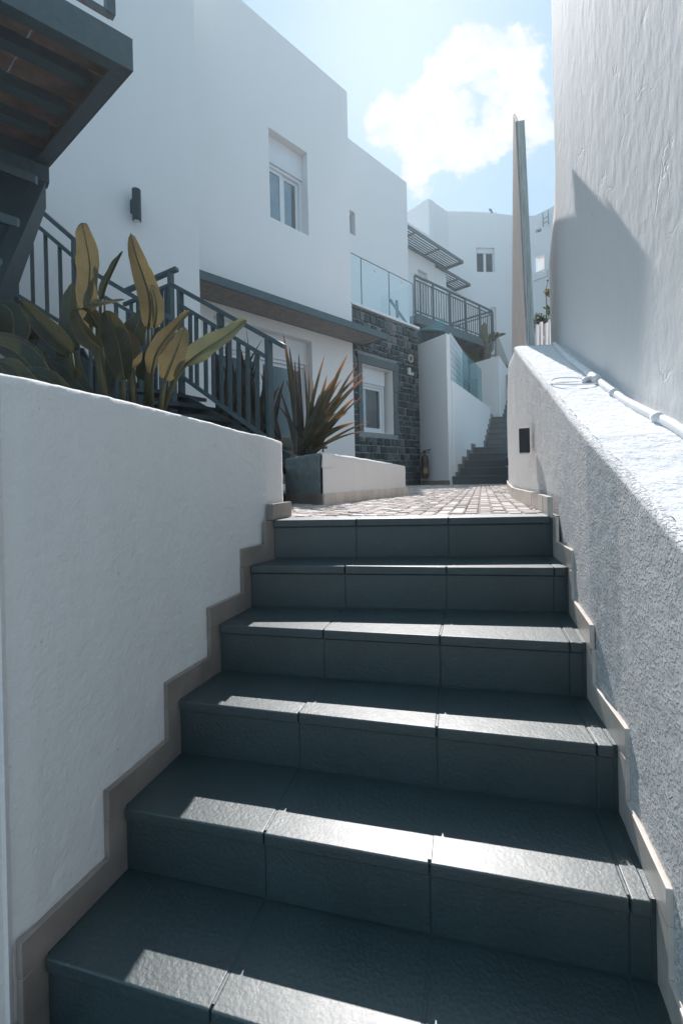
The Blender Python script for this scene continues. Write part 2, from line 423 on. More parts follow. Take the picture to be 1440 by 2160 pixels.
# ------------------------------------------------------------------ near staircase
LN = [(-0.2976, 1.970), (-0.3753, 1.838), (-0.4476, 1.628), (-0.5225, 1.423), (-0.589, 1.195), (-0.6646, 0.985), (-0.73, 0.76), (-0.80, 0.50)]
RN = [(0.858, 1.879), (0.8096, 1.6615), (0.718, 1.373), (0.6636, 1.133), (0.5946, 0.899), (0.5246, 0.664), (0.455, 0.43), (0.385, 0.19)]
RIS = 0.17
FR = [(0.307, 0.642), (0.32, 0.645), (0.32, 0.645), (0.32, 0.645), (0.322, 0.645), (0.325, 0.65), (0.32, 0.65)]
stair = thing('staircase', (0.1, 1.5, -1.3), 'grey-teal painted tiled stairs in the foreground rising between two white walls', 'staircase')
def V2(p, z): return Vector((p[0], p[1], z))
for k in range(7):
    z = -RIS * k
    L, R = V2(LN[k], z), V2(RN[k], z)
    if k == 0:
        bl, br = L + Vector((0.03, 0.10, 0)), R + Vector((0.030, 0.10, 0))
    else:
        bl, br = V2(LN[k - 1], z) + Vector((0, .02, 0)), V2(RN[k - 1], z) + Vector((0, .02, 0))
    along = (R - L).normalized(); back = Vector((-along.y, along.x, 0))
    step = MB()
    # concrete core under the tiles
    c0 = [L + back * .0125 - along * .05, R + back * .0125 + along * .05, br + along * .05 + back * .05, bl - along * .05 + back * .05]
    core = MB().prism([p - Z * (RIS + .03) for p in c0], Z * (RIS + .0285))
    so = core.build('step', 'step_paint', stair)
    fr = [0.0, FR[k][0], FR[k][1], 0.968, 1.0] if k else [0, FR[0][0], FR[0][1], 1.0]
    for a, b in zip(fr, fr[1:]):
        gp = 0.001
        def pt(s_, q): return L.lerp(R, s_) * (1 - q) + bl.lerp(br, s_) * q
        ga = gp / 1.18 if a > 0 else 0; gb = gp / 1.18 if b < 1 else 0
        wob = [random.uniform(-.0015, .0015) for _ in range(4)]
        q = [pt(a + ga, 0), pt(b - gb, 0), pt(b - gb, 1), pt(a + ga, 1)]
        tr = MB().hexa([p - Z * (0.032) for p in q] + [p + Z * w_ for p, w_ in zip(q, wob)])
        tr.build('tread_tile', 'step_paint', so, bevel=0.0045, seg=3)
        rr = random.uniform(-.001, .001)
        q = [L.lerp(R, a + ga) + back * (.010 + rr), L.lerp(R, b - gb) + back * (.010 + rr)]
        ri = MB().hexa([q[0] - Z * (RIS - .004), q[1] - Z * (RIS - .004), q[1] + back * .02 - Z * (RIS - .004), q[0] + back * .02 - Z * (RIS - .004),
                        q[0] - Z * .034, q[1] - Z * .034, q[1] + back * .02 - Z * .034, q[0] + back * .02 - Z * .034])
        ri.build('riser_tile', 'step_paint', so, bevel=0.0025, seg=2)

# ------------------------------------------------------------------ paved landing
pav = MB()
pav.add([(-6, 2.55, -0.014), (-.3, 2.05, -0.014), (.9, 1.96, -0.014), (9, 1.3, -0.014), (9, 60, -0.014), (-6, 60, -0.014)], [(0, 1, 2, 3, 4, 5)])
pav.add([(-6, 2.55, -1.39), (-.3, 2.05, -1.39), (-.3, 2.05, -0.014), (-6, 2.55, -0.014)], [(0, 1, 2, 3)])
pv_o = tag(pav.build('path', 'sand_joint'), kind='structure')
st = MB(); ax = Vector((0.295, 0.955, 0)).normalized(); ay = Vector((ax.y, -ax.x, 0))
org = Vector((0.30, 2.02, 0))
for i in range(-40, 52):
    wdt = 0.064
    s_ = -1.2 + random.uniform(0, .1)
    while s_ < 8.2:
        ln = random.uniform(.055, .085)
        c = org + ay * (i * wdt) + ax * (s_ + ln / 2)
        s_ += ln
        if c.y < lerp_table([(-.3, 2.115), (.86, 2.03)], c.x) or c.x > 0.42 * c.y + .2 or c.x < -1.0: continue
        h = random.uniform(-.0035, .0035); tl = random.uniform(-.02, .02); tl2 = random.uniform(-.025, .025)
        a = ax * (ln - .006 + random.uniform(-.004, .002)); b = ay * (wdt - .006 + random.uniform(-.003, .001))
        o_ = c - a / 2 - b / 2; e = .006
        base_ = [o_, o_ + b, o_ + b + a, o_ + a]
        ins = [c + (p - c) * 0.84 for p in base_]
        top = [p + Z * (h + (p - c).dot(ax) * tl + (p - c).dot(ay) * tl2) for p in ins]
        mid_ = [Vector((p.x, p.y, q_.z - e)) for p, q_ in zip(base_, top)]
        tn = random.random()
        st.add([p - Z * .02 for p in base_] + mid_ + top,
               [(0, 1, 5, 4), (1, 2, 6, 5), (2, 3, 7, 6), (3, 0, 4, 7), (4, 5, 9, 8), (5, 6, 10, 9), (6, 7, 11, 10), (7, 4, 8, 11), (8, 9, 10, 11)], tn)
tag(st.build('paving', 'sett'), kind='structure')

# ------------------------------------------------------------------ left planter wall
LW = [(-0.7065, 0.916), (-0.6646, 0.985), (-0.589, 1.195), (-0.5225, 1.423), (-0.4476, 1.628), (-0.3753, 1.838), (-0.3076, 1.985), (-0.262, 2.17)]
LT = [(0.78, .415), (0.95, .41), (1.10, .405), (1.28, .402), (1.45, .396), (1.64, .386), (1.85, .372), (2.0, .366), (2.17, .356)]
lw = thing('planter_wall', (-0.6, 1.5, -1.3), 'white rough-plastered retaining wall left of the foreground stairs, holding the big-leaved plants', 'wall')
secs = []
for (x, y) in LW:
    zt = lerp_table(LT, y); n_ = Vector((0.955, -0.295, 0)); f_ = Vector((x, y, 0)) - n_ * .020
    secs.append([f_ + Z * -1.35, f_ + Z * (zt - .006), f_ - n_ * .006 + Z * zt, f_ - n_ * .17 + Z * (zt + .004), f_ - n_ * .19 + Z * (zt - .02), f_ - n_ * .19 - Z * .4])
rough_loft('wall_body', 'plaster_left', secs, 0.014, 0.0017, 34, lw)
MB().prism([(-.705, .935, -1.36), (-.715, .99, -1.36), (-3.2, 1.6, -1.36), (-3.2, 1.45, -1.36)], Z * 1.755).build('return_wall', 'plaster_left', lw)
# skirting on left: stepped tiles hugging treads and risers
def skirting(parent, pts, side, zs, mat, h=0.075, th=0.018, tile=0.0):
    """pts: nosing points (top first), side=+1 tiles lie to +x side of the wall face"""
    for k in range(len(pts) - 1):
        a = V2(pts[k + 1], 0); b = V2(pts[k], 0)          # from lower nosing to upper nosing
        d = (b - a).normalized(); n_ = Vector((d.y, -d.x, 0)) * side
        zt = -RIS * (k + 1)
        o_ = a - n_ * .022 - d * h * 0.62
        Lh = (b - a).length
        mb = MB(); mb.box(o_ + Z * (zt - .002), d * (Lh + .0), n_ * th, Z * h)
        mb.build('skirting_tile', mat, parent, bevel=.0025)
        mb = MB(); mb.box(a + d * (Lh - h * 0.62 - .0) - n_ * .022 + Z * (zt - .002), d * h * 0.9, n_ * (th - .001), Z * (RIS))
        mb.build('skirting_tile', mat, parent, bevel=.0025)
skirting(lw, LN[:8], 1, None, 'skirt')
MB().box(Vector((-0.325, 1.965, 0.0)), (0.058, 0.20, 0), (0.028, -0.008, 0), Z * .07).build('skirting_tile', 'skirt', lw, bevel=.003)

sl = MB(); sl.add([(-6, 1.9, .26), (-3.2, 1.5, .26), (-.86, 1.02, .26), (-.76, 1.2, .26), (-.42, 2.15, .26), (-.42, 3.4, .26), (-.4, 6.0, .26), (-6, 6.0, .26)], [(0, 1, 2, 3, 4, 5, 6, 7)])
tag(sl.build('soil', 'soil'), kind='structure')

# ------------------------------------------------------------------ right parapet wall with wide ledge
RW = [(-.9, -4.0), (-.3, -2.0), (0.30, -.05), (0.40, 0.30), (0.455, 0.43), (0.5246, 0.664), (0.5946, 0.899), (0.6636, 1.133), (0.718, 1.373), (0.8096, 1.6615), (0.880, 1.900), (0.985, 2.28), (1.112, 2.77), (1.29, 3.41)]
ledge_z = [(-4.0, -1.1), (-2.0, -1.0), (-.05, -.29), (0.73, .034), (1.06, .150), (1.37, .285), (1.75, .420), (2.5, .74), (3.41, 1.135)]
TW = [(-4.0, .55), (-2.0, .66), (-.05, .80), (0.4, .87), (0.95, .93), (1.39, 1.052), (1.91, 1.195), (2.22, 1.282), (2.84, 1.468), (3.40, 1.645), (3.74, 1.755)]
rw = thing('parapet_wall', (0.8, 1.8, -1.3), 'white speckled plaster parapet wall with wide sloping ledge on the right of the stairs', 'wall')
secs = []; secs2 = []
for (x, y) in RW:
    zt = lerp_table(ledge_z, y); xo = lerp_table(TW, y) + .05
    yo = y - .06 * (xo - x)
    secs.append([Vector((x + .022, y, -1.35)), Vector((x + .022, y, zt - .014)), Vector((x + .030, y, zt - .004)), Vector((x + .045, y, zt))])
    secs2.append([Vector((x + .045, y, zt)), Vector((xo, yo, zt + .004))])
rough_loft('wall_face', 'plaster_right', secs, 0.013, 0.0011, 30, rw, endcaps=False)
rough_loft('ledge', 'plaster_ledge', secs2, 0.012, 0.0030, 22, rw, endcaps=False)
# far end of the ledge
ex, ey = RW[-1]; ez = 1.13
MB().prism([(ex + .024, ey, 0), (lerp_table(TW, ey) + .05, ey - .02, 0), (lerp_table(TW, ey) + .08, ey + .03, 0), (ex + .05, ey + .04, 0)], Z * ez).build('wall_end', 'plaster_ledge', rw)
# low continuation behind towards the far stairs
cont = [(1.30, 3.40), (1.605, 4.35), (2.05, 5.6), (2.45, 6.7), (3.19, 8.75), (3.5, 9.5)]
secs = [[Vector((x + .012, y, -.05)), Vector((x + .012, y, 1.22 if y > 3.5 else 1.1)), Vector((x + .03, y, 1.24 if y > 3.5 else 1.11)), Vector((x + .25, y - .05, 1.24 if y > 3.5 else 1.11)), Vector((x + .27, y - .05, 0))] for x, y in cont]
rough_loft('wall_face', 'plaster_right', secs, 0.05, 0.003, 8, rw)
# right skirting along stairs (proud, catching the sun)
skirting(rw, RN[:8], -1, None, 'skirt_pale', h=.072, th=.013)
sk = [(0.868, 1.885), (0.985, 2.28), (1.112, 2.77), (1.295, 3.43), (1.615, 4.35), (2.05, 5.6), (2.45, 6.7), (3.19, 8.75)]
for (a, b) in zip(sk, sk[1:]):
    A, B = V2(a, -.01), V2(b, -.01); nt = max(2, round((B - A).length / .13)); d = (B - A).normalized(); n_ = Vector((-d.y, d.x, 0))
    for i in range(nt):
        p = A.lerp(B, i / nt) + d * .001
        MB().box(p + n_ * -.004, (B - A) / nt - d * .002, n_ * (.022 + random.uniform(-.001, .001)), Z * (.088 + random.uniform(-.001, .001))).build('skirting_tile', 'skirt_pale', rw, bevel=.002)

# ------------------------------------------------------------------ tall white wall on the right
tw = thing('tall_white_house', (1.9, 2.5, -1.3), 'tall white cracked plaster house wall filling the right edge, with a pipe along its foot', 'building')
secs = []
for zz in (-1.3, 0, .6, 1.1, 1.4, 1.9, 2.2, 2.6, 3.2, 4.2, 5.6):
    bul = .075 * max(0, min(1, (2.45 - zz) / .5))
    row = []
    for (y, x) in TW:
        row.append(Vector((x + .05 * 0, y, zz)))
    row[-1] = Vector((1.745 + .062 - bul, 3.72, zz)); 
    row.append(Vector((1.83 - bul, 3.76, zz))); row.append(Vector((2.0, 3.74, zz))); row.append(Vector((4.0, 3.2, zz)))
    secs.append(row)
rough_loft('wall', 'plaster_tower', secs, 0.022, 0.0012, 13, tw, endcaps=False)
MB().add and None
roofm = MB(); roofm.add([(.55, -4, 5.59), (-.0 + .8, -.05, 5.59), (0.965, .95, 5.59), (1.24, 2.22, 5.59), (1.807, 3.72, 5.59), (4.0, 3.2, 5.59), (4.0, -4, 5.59)], [(0, 1, 2, 3, 4, 5, 6)])
roofm.build('roof', 'plaster_house', tw)

# pipe
def ledgept(y, dx, dz): 
    return Vector((lerp_table(TW, y) - dx, y, lerp_table(ledge_z, y) + dz))
pipe_o = thing('pipe', ledgept(1.6, .04, 0), 'white painted plastic pipe lying along the ledge at the foot of the tall wall', 'pipe')
pts = [ledgept(y, .040 + .004 * math.sin(y * 4.1), .020 + .003 * math.sin(y * 6)) for y in [0.1, .4, .7, 1.0, 1.2, 1.4, 1.6, 1.8, 2.0, 2.2]]
MB().tube(pts, .0165, 16).build('pipe_run', 'pipe_paint', pipe_o, smooth=True)
pts = [ledgept(y, .048 + .006 * math.sin(y * 5), .018 + .003 * math.sin(y * 3.1)) for y in [2.14, 2.3, 2.5, 2.7, 2.9, 3.1, 3.25, 3.36]] + [ledgept(3.42, .02, .0)]
MB().tube(pts, .018, 14).build('pipe_run', 'pipe_paint', pipe_o, smooth=True)
cpt = ledgept(2.17, .052, .026); d_ = (ledgept(2.4, .05, .0) - ledgept(2.0, .05, .0)).normalized()
cp = MB().tube([cpt - d_ * .05, cpt - d_ * .045, cpt + d_ * .05, cpt + d_ * .055], [.018, .0225, .0225, .018], 16)
cp.build('coupling', 'pipe_paint', pipe_o, smooth=True)
MB().tube([cpt + Vector((-.015, 0, -.002)), cpt + Vector((-.05, .0, -.008)), cpt + Vector((-.055, -.01, -.02))], [.015, .013, .011], 12).build('coupling', 'pipe_paint', pipe_o, smooth=True)
c_ = ledgept(1.48, .047, .024); MB().tube([c_ - d_ * .012, c_ + d_ * .012], .0185, 16).build('coupling', 'pipe_paint', pipe_o, smooth=True)
for yy_ in (1.9, 2.75, 1.12):
    c_ = ledgept(yy_, .048, .022); MB().tube([c_ - d_ * .004, c_ + d_ * .004], .0195, 14).build('clip', 'pipe_paint', pipe_o, smooth=True)
ring = [cpt + Vector((-.11 + .105 * math.cos(a), -.02 + .075 * math.sin(a), -.018 - .02 * math.cos(a) * 0 + (.105 * 0))) for a in [x * math.pi / 12 for x in range(0, 25)]]
def ledge_surf(p): return lerp_table(ledge_z, p.y)
ring = [Vector((p.x, p.y, ledge_surf(p) + .008 + .012 * abs(math.sin(i * .26)))) for i, p in enumerate(ring)]
cab = MB().tube(ring, .0035, 8).build('cable_loop', 'pipe_paint', smooth=True)
tag(cab, 'thin white cable bent into a loop lying on the ledge beside the pipe joint', 'cable')

# ------------------------------------------------------------------ tall timber and sheet screen
scr = thing('screen_panel', (1.45, 3.6, 1.1), 'tall narrow leaning screen of grey boards and weathered sheet at the end of the ledge', 'screen')
a0, a1 = P3(1110, 724, 3.43), P3(1099, 252, 3.43)
b0, b1 = P3(1078, 760, 4.06), P3(1081.5, 240, 4.10)
thk = Vector((.03, -.008, 0))
MB().hexa([b0, a0 - Z * .02, a0 + thk - Z * .02, b0 + thk, b1, P3(1087.5, 256, 3.43), P3(1087.5, 256, 3.43) + thk * .6, b1 + thk * .6]).build('board', 'grey_timber', scr, bevel=.002)
# stepped end strips along the board edge
for i in range(9):
    t0, t1 = i / 9, (i + 1) / 9 - .004
    q0 = a0.lerp(P3(1087.5, 256, 3.43), t0); q1 = a0.lerp(P3(1087.5, 256, 3.43), t1)
    wv_ = random.uniform(.002, .008)
    MB().bar(q0 + Vector((wv_ / 2 - .002, -.004, 0)), q1 + Vector((wv_ / 2 - .002, -.004, 0)), wv_, .012, up=(0, 1, 0)).build('edge_strip', 'grey_timber', scr)
# corrugated sheet
cor = MB(); n_c = 14
xa0, xa1 = P3(1110, 724, 3.42), P3(1127.5, 720, 3.42); xb0, xb1 = P3(1087, 256, 3.42), P3(1105.5, 253, 3.42)
rows = []
for q in range(n_c + 1):
    f_ = q / n_c; dy = .005 * math.sin(f_ * math.pi * 6)
    rows.append((xa0.lerp(xa1, f_) + Vector((0, dy, -.03)), xb0.lerp(xb1, f_) + Vector((0, dy * .8, 0))))
for r0, r1 in zip(rows, rows[1:]):
    th_ = Vector((0, .006, 0))
    cor.hexa([r0[0], r1[0], r1[0] + th_, r0[0] + th_, r0[1], r1[1], r1[1] + th_, r0[1] + th_])
cor.build('sheet', 'weathered_sheet', scr)
# unseen slab added behind the screen to shade the tall wall
bw = MB(); bw.hexa([(1.49, 3.74, 1.0), (1.555, 3.72, 1.0), (1.965, 4.75, 0), (1.89, 4.77, 0), (1.49, 3.74, 2.84), (1.555, 3.72, 2.84), (1.965, 4.75, 3.1), (1.89, 4.77, 3.1)])
tag(bw.build('shadow_slab', 'plaster_house', bevel=.01), 'thin white slab added out of view behind the tall timber screen to shade the tall wall', 'wall')

# ------------------------------------------------------------------ step lights
def step_light(px, py, d, label):
    c = P3(px, py, d); o = thing('wall_light', c, label, 'wall light', 'black step lights on the parapet wall')
    al = Vector((.36, .93, 0)).normalized(); out = Vector((-.93, .36, 0))
    MB().cbox(c, al * .11, out * .055, Z * .135).build('housing', 'black', o, bevel=.004)
    MB().cbox(c + out * .005 - Z * .0701, al * .07, out * .04, Z * .006).build('lens', 'frame_white', o)
    return o
step_light(1105, 930, 2.55, 'black box light on the right parapet wall just above the landing')
step_light(1069, 974, 7.6, 'small distant black box light at the foot of the far dark stairs')

# ------------------------------------------------------------------ left white house
hs = thing('white_house', fp(-1, -2, 0), 'large white cubic house on the left with slatted canopy, stone-clad ground floor and terrace', 'building')
def quadbox(mb, t0, t1, o0, o1, z0, z1): mb.box(fp(t0, o0, z0), E1 * (t1 - t0), NO * (o1 - o0), Z * (z1 - z0))
tl, _ = onf(422, 600, .62)
# left wing
m_ = MB(); quadbox(m_, -9, tl, -3.0, .62, -.1, 7.6); m_.build('left_wing', 'plaster_house', hs, bevel=.01)
# main block with window + door openings: front wall in strips
tW0, zW1 = onf(566, 268); tW1, zW0 = onf(651, 490); zW1 = onf(566, 268)[1]
zW0 = onf(571, 458)[1]
def wall_with_holes(mb, t0, t1, o0, o1, z0, z1, holes):
    ts = sorted({t0, t1, *[h[0] for h in holes], *[h[1] for h in holes]})
    for a, b in zip(ts, ts[1:]):
        zs = [(h[2], h[3]) for h in holes if h[0] < b - 1e-6 and h[1] > a + 1e-6]; zs.sort(); cur = z0
        for (p, q) in zs:
            if p > cur + 1e-5: quadbox(mb, a, b, o0, o1, cur, p)
            cur = q
        if cur < z1 - 1e-5: quadbox(mb, a, b, o0, o1, cur, z1)
tD1, zD1 = onf(657, 702); tD0 = tD1 - 1.85; zD1 = 2.50
tE0, tE1 = tl + .25, tl + 1.0
ZR = 7.32
m_ = MB(); wall_with_holes(m_, tl - .3, 0, -.28, 0, -.1, ZR, [(tW0, tW1, zW0, zW1), (tD0, tD1, -.1, zD1)]); m_.build('main_wall', 'plaster_house', hs)
m_ = MB(); quadbox(m_, tl - .3, 0, -3.5, -.34, -.1, ZR - .3); m_.build('main_block', 'plaster_house', hs)
m_ = MB(); quadbox(m_, -.26, 0, -1.3, -.281, -.1, ZR); m_.build('side_wall', 'plaster_house', hs)
# set back upper block
SB = -1.0
tS1 = onf(859.5, 500, SB)[0]
tn0, zn1 = onf(737, 442, SB); tn1, zn0 = onf(749.5, 498, SB)
m_ = MB(); wall_with_holes(m_, -1.0, tS1, SB - .25, SB, -.1, 7.58, [(tn0, tn1, zn0, zn1)]); m_.build('upper_wall', 'plaster_house', hs)
m_ = MB(); quadbox(m_, -.9, tS1 - .01, SB - 3.2, SB - .251, -.1, 7.5); m_.build('upper_block', 'plaster_house', hs)
# stone clad terrace block
tT1 = onf(886.5, 900)[0]; ZT = 3.40
tw0 = onf(767, 900)[0]; tw1 = onf(833, 900)[0]; zw1 = onf(767, 766)[1]; zw0 = onf(800, 913)[1]
print('stone', tT1, tw0, tw1, zw0, zw1, 'door', tD0, tD1, 'tl', tl, 'tS1', tS1, 'win', tW0, tW1, zW0, zW1)
m_ = MB(); wall_with_holes(m_, .003, tT1, -.30, -.035, -.1, ZT - .01, [(tw0, tw1, zw0, zw1)]); m_.build('stone_backing', 'mortar', hs)
m_ = MB(); quadbox(m_, .02, tT1, SB + .003, -.31, -.1, zw0 - .3); quadbox(m_, .02, tT1, SB + .003, -.31, zw1 + .3, ZT - .03); m_.build('terrace_slab', 'plaster_house', hs)
ash = MB(); zc = 0.0
def stonebox(t0, t1, z0, z1, tint=None):
    if t1 - t0 < .02 or z1 - z0 < .02: return
    g_ = .012; pr = random.uniform(-.006, .010); j = lambda: random.uniform(-.008, .008)
    q = [(t0 + g_ + j(), z0 + g_ + j()), (t1 - g_ + j(), z0 + g_ + j()), (t1 - g_ + j(), z1 - g_ + j()), (t0 + g_ + j(), z1 - g_ + j())]
    cx_, cz_ = sum(a[0] for a in q) / 4, sum(a[1] for a in q) / 4
    bk = [fp(a, -.04, b) for a, b in q]; md = [fp(a, -.022 + pr, b) for a, b in q]
    ft = [fp(cx_ + (a - cx_) * .86, -.008 + pr + random.uniform(-.005, .005), cz_ + (b - cz_) * .86) for a, b in q]
    ash.add(bk + md + ft, [(0, 1, 5, 4), (1, 2, 6, 5), (2, 3, 7, 6), (3, 0, 4, 7), (4, 5, 9, 8), (5, 6, 10, 9), (6, 7, 11, 10), (7, 4, 8, 11), (8, 9, 10, 11)],
            random.random() ** 1.6 if tint is None else tint)
def ingap(t0, t1, z0, z1): return t1 > tw0 - .12 and t0 < tw1 + .14 and z1 > zw0 and z0 < zw1 + .17
while zc < ZT - .06:
    ch = random.uniform(.09, .17); ch = min(ch, ZT - .012 - zc); t_ = .005
    while t_ < tT1:
        ln = min(random.uniform(.08, .21), tT1 - t_)
        if tT1 - t_ - ln < .06: ln = tT1 - t_
        rws = [(zc, zc + ch)] if random.random() < .85 or ch < .16 else [(zc, zc + ch / 2), (zc + ch / 2, zc + ch)]
        for (za, zb) in rws:
            a_, b_ = t_, t_ + ln
            if ingap(a_, b_, za, zb):
                if a_ < tw0 - .12: stonebox(a_, tw0 - .12, za, zb)
                if b_ > tw1 + .14: stonebox(tw1 + .14, b_, za, zb)
            else: stonebox(a_, b_, za, zb)
        t_ += ln
    zc += ch
ash.build('stone_cladding', 'ashlar', hs)
sur = MB()      # dressed surround of the stone window
rv = MB(); quadbox(rv, tw1 - .012, tw1 + .02, -.299, -.036, zw0, zw1); quadbox(rv, tw0 - .02, tw0 + .012, -.299, -.036, zw0, zw1); quadbox(rv, tw0 + .012, tw1 - .012, -.299, -.036, zw1 - .012, zw1 + .01); quadbox(rv, tw0 + .012, tw1 - .012, -.299, -.036, zw0 - .01, zw0 + .012); rv.build('window_reveal', 'plaster_house', hs)
quadbox(sur, tw0 - .12, tw0, -.045, .004, zw0 + .0, zw0 + .55); quadbox(sur, tw0 - .11, tw0, -.045, -.002, zw0 + .56, zw1 + .0)
quadbox(sur, tw1, tw1 + .14, -.045, .003, zw0, zw0 + .42); quadbox(sur, tw1, tw1 + .13, -.045, -.003, zw0 + .43, zw0 + .86); quadbox(sur, tw1, tw1 + .14, -.045, .002, zw0 + .87, zw1)
quadbox(sur, tw0 - .13, tw1 + .15, -.045, .006, zw1, zw1 + .16)
for i in range(len(sur.f)): sur.tint[i] = .72
sur.build('window_surround', 'ashlar', hs, bevel=.006)
m_ = MB(); quadbox(m_, -.02, tT1 + .03, -.34, .02, ZT, ZT + .05); m_.build('coping', 'plaster_house', hs, bevel=.006)

def window(parent, t0, t1, z0, z1, off, box=.0, panes=2, name='window', blind=True, split=None, lin=None):
    """white roller-box window set in an opening whose outer face is at off"""
    d0 = off - .16
    fr_ = MB()
    if box: quadbox(fr_, t0 + .001, t1 - .001, d0 - .09, d0 + .03, z1 - box, z1 - .001)
    f0 = z1 - box
    quadbox(fr_, t0 + .001, t0 + .05, d0 - .08, d0, z0, f0); quadbox(fr_, t1 - .05, t1 - .001, d0 - .08, d0, z0, f0)
    quadbox(fr_, t0 + .05, t1 - .05, d0 - .08, d0, f0 - .05, f0); quadbox(fr_, t0 + .05, t1 - .05, d0 - .08, d0, z0, z0 + .05)
    fo = fr_.build(name, 'frame_white', parent, bevel=.003)
    n = panes; W_ = (t1 - t0 - .1) / n
    for i in range(n):
        s0 = t0 + .05 + W_ * i; s1 = s0 + W_; dd = d0 - .025 - .02 * (i % 2)
        sm = MB(); b_ = .055
        quadbox(sm, s0, s0 + b_, dd - .03, dd, z0 + .05, f0 - .05); quadbox(sm, s1 - b_, s1, dd - .03, dd, z0 + .05, f0 - .05)
        quadbox(sm, s0 + b_, s1 - b_, dd - .03, dd, z0 + .05, z0 + .05 + b_); quadbox(sm, s0 + b_, s1 - b_, dd - .03, dd, f0 - .05 - b_, f0 - .05)
        sm.build('sash', 'frame_white', fo, bevel=.002)
        pn = MB(); quadbox(pn, s0 + b_, s1 - b_, dd - .018, dd - .012, z0 + .05 + b_, f0 - .05 - b_); pn.build('pane', 'pane', fo)
        if blind:
            bl_ = MB(); zb_ = f0 - (f0 - z0) * .5
            quadbox(bl_, s0 + b_ - .02, s1 - b_ + .02, dd - .10, dd - .09, zb_, f0 - .05); bl_.build('blind', 'curtain', fo)
    bk = MB(); quadbox(bk, t0 + .002, t1 - .002, off - .30, off - .285, z0, z1); bk.build('dark_room', 'interior', fo)
    return fo
window(hs, tW0, tW1, zW0, zW1, 0.0, box=.42, panes=2)
window(hs, tD0, tD1, 0.0, zD1, 0.0, box=.38, panes=2, name='glazed_door')
window(hs, tw0 + .012, tw1 - .10, zw0 + .012, zw1 - .012, -.04, box=.30, panes=1)
m_ = MB(); quadbox(m_, tn0, tn1, SB - .2, SB - .14, zn0, zn1); m_.build('narrow_window', 'pane', hs)
# slatted canopy
ca = MB(); tc0, tc1 = tl - .05, .26; CO = .60; zb, zt = 2.675, 2.765
quadbox(ca, tc0, tc1, CO - .05, CO, zb - .02, zt); quadbox(ca, tc1 - .05, tc1, .004, CO - .05, zb - .02, zt)
quadbox(ca, tc0, tc1, .004, .06, zb, zt); 
cn = ca.build('canopy', 'steel', hs, bevel=.003)
m_ = MB(); quadbox(m_, tc0 + .001, tc1 - .051, .061, CO - .051, zt - .012, zt - .002); m_.build('canopy_cover', 'black', cn)
for i in range(9):
    o_ = .070 + i * .054
    s__ = MB(); quadbox(s__, tc0, tc1 - .051, o_, o_ + .036, zb - .012, zb + .012); s__.build('slat', 'brown_slat', cn)
# glass balustrade on the terrace
bal_pts = [.03, onf(762.5, 600, -.10)[0], onf(820.5, 600, -.10)[0], tT1 - .02]
for a, b in zip(bal_pts, bal_pts[1:]):
    gb_ = MB(); quadbox(gb_, a + .006, b - .006, -.112, -.10, ZT + .05, ZT + 1.02); go_ = gb_.build('glass_panel', 'glass_clear', hs)
    ed = MB(); quadbox(ed, b - .006, b + .002, -.116, -.098, ZT + .05, ZT + 1.025); ed.build('panel_edge', 'steel', go_)
    ed = MB(); quadbox(ed, a + .006, b - .006, -.114, -.098, ZT + 1.02, ZT + 1.028); ed.build('panel_edge', 'steel', go_)
for px, py in ((791, 571), (847, 594)):
    t_, z_ = onf(px, py, -.10); c_ = fp(t_, -.098, z_)
    MB().lathe(c_, [(.045, 0), (.045, .012)], 16, NO).build('glass_clamp', 'frame_white', hs)
gb_ = MB(); quadbox(gb_, tT1 - .03, tT1 - .018, -1.0, -.115, ZT + .05, ZT + 1.02); gb_.build('glass_panel', 'glass_clear', hs)
# stair handrail seen through the glass
MB().bar(P3(822, 632, 10.4), P3(862, 690, 10.4), .05).bar(P3(836, 634, 10.4), P3(838, 670, 10.4), .05).build('terrace_handrail', 'steel', hs)
# tall cylinder lamp
tp, zp = onf(288.5, 433, .62 + .09)
c_ = fp(tp, .62 + .09, zp)
wl = thing('wall_lamp', c_, 'dark grey cylinder up-and-down lamp on the blank white wall above the plants', 'wall lamp')
lm = MB().lathe(c_ - Z * .17, [(.04, 0), (.045, .004), (.045, .336), (.04, .34)], 20); lm.build('shade', 'steel_dark', wl, smooth=False, bevel=.002)
MB().box(c_ - NO * .088 - E1 * .035 - Z * .06, E1 * .07, NO * .06, Z * .14).build('bracket', 'steel_dark', wl, bevel=.004)
MB().lathe(c_ - Z * .173, [(.034, 0), (.034, .004)], 16).build('lens', 'frame_white', wl)
# vent ring, spot lamp, tap
t_, z_ = onf(864.5, 756.5); c_ = fp(t_, -.005, z_)
vr = MB()
for k in range(16):
    a0_, a1_ = k * math.pi / 8, (k + 1) * math.pi / 8
    vr.bar(c_ + NO * .02 + (E1 * math.cos(a0_) + Z * math.sin(a0_)) * .075, c_ + NO * .02 + (E1 * math.cos(a1_) + Z * math.sin(a1_)) * .075, .022, .03, up=NO)
v_ = vr.build('vent', 'skirt_pale'); tag(v_, 'round pale vent ring set in the dark stone wall above the twin spotlight', 'vent')
t_, z_ = onf(860, 784); c_ = fp(t_, .03, z_)
sl_ = thing('spotlight', c_, 'small white twin-head spotlight fixed on the stone wall right of its window', 'spotlight')
MB().cbox(c_ + Z * .03, E1 * .06, NO * .05, Z * .09).build('mount', 'frame_white', sl_, bevel=.004)
for s__ in (-1, 1): MB().tube([c_ - Z * .05 + E1 * .04 * s__ - NO * .01, c_ - Z * .06 + E1 * .045 * s__ + NO * .06], [.022, .034], 12).build('lamp_head', 'frame_white', sl_)
c_ = P3(681, 944, 4.2)
tp_ = thing('garden_tap', c_, 'small brass garden tap standing behind the low white planter wall', 'tap')
MB().tube([c_ - Z * .35, c_], .009, 8).build('riser_pipe', 'brass', tp_)
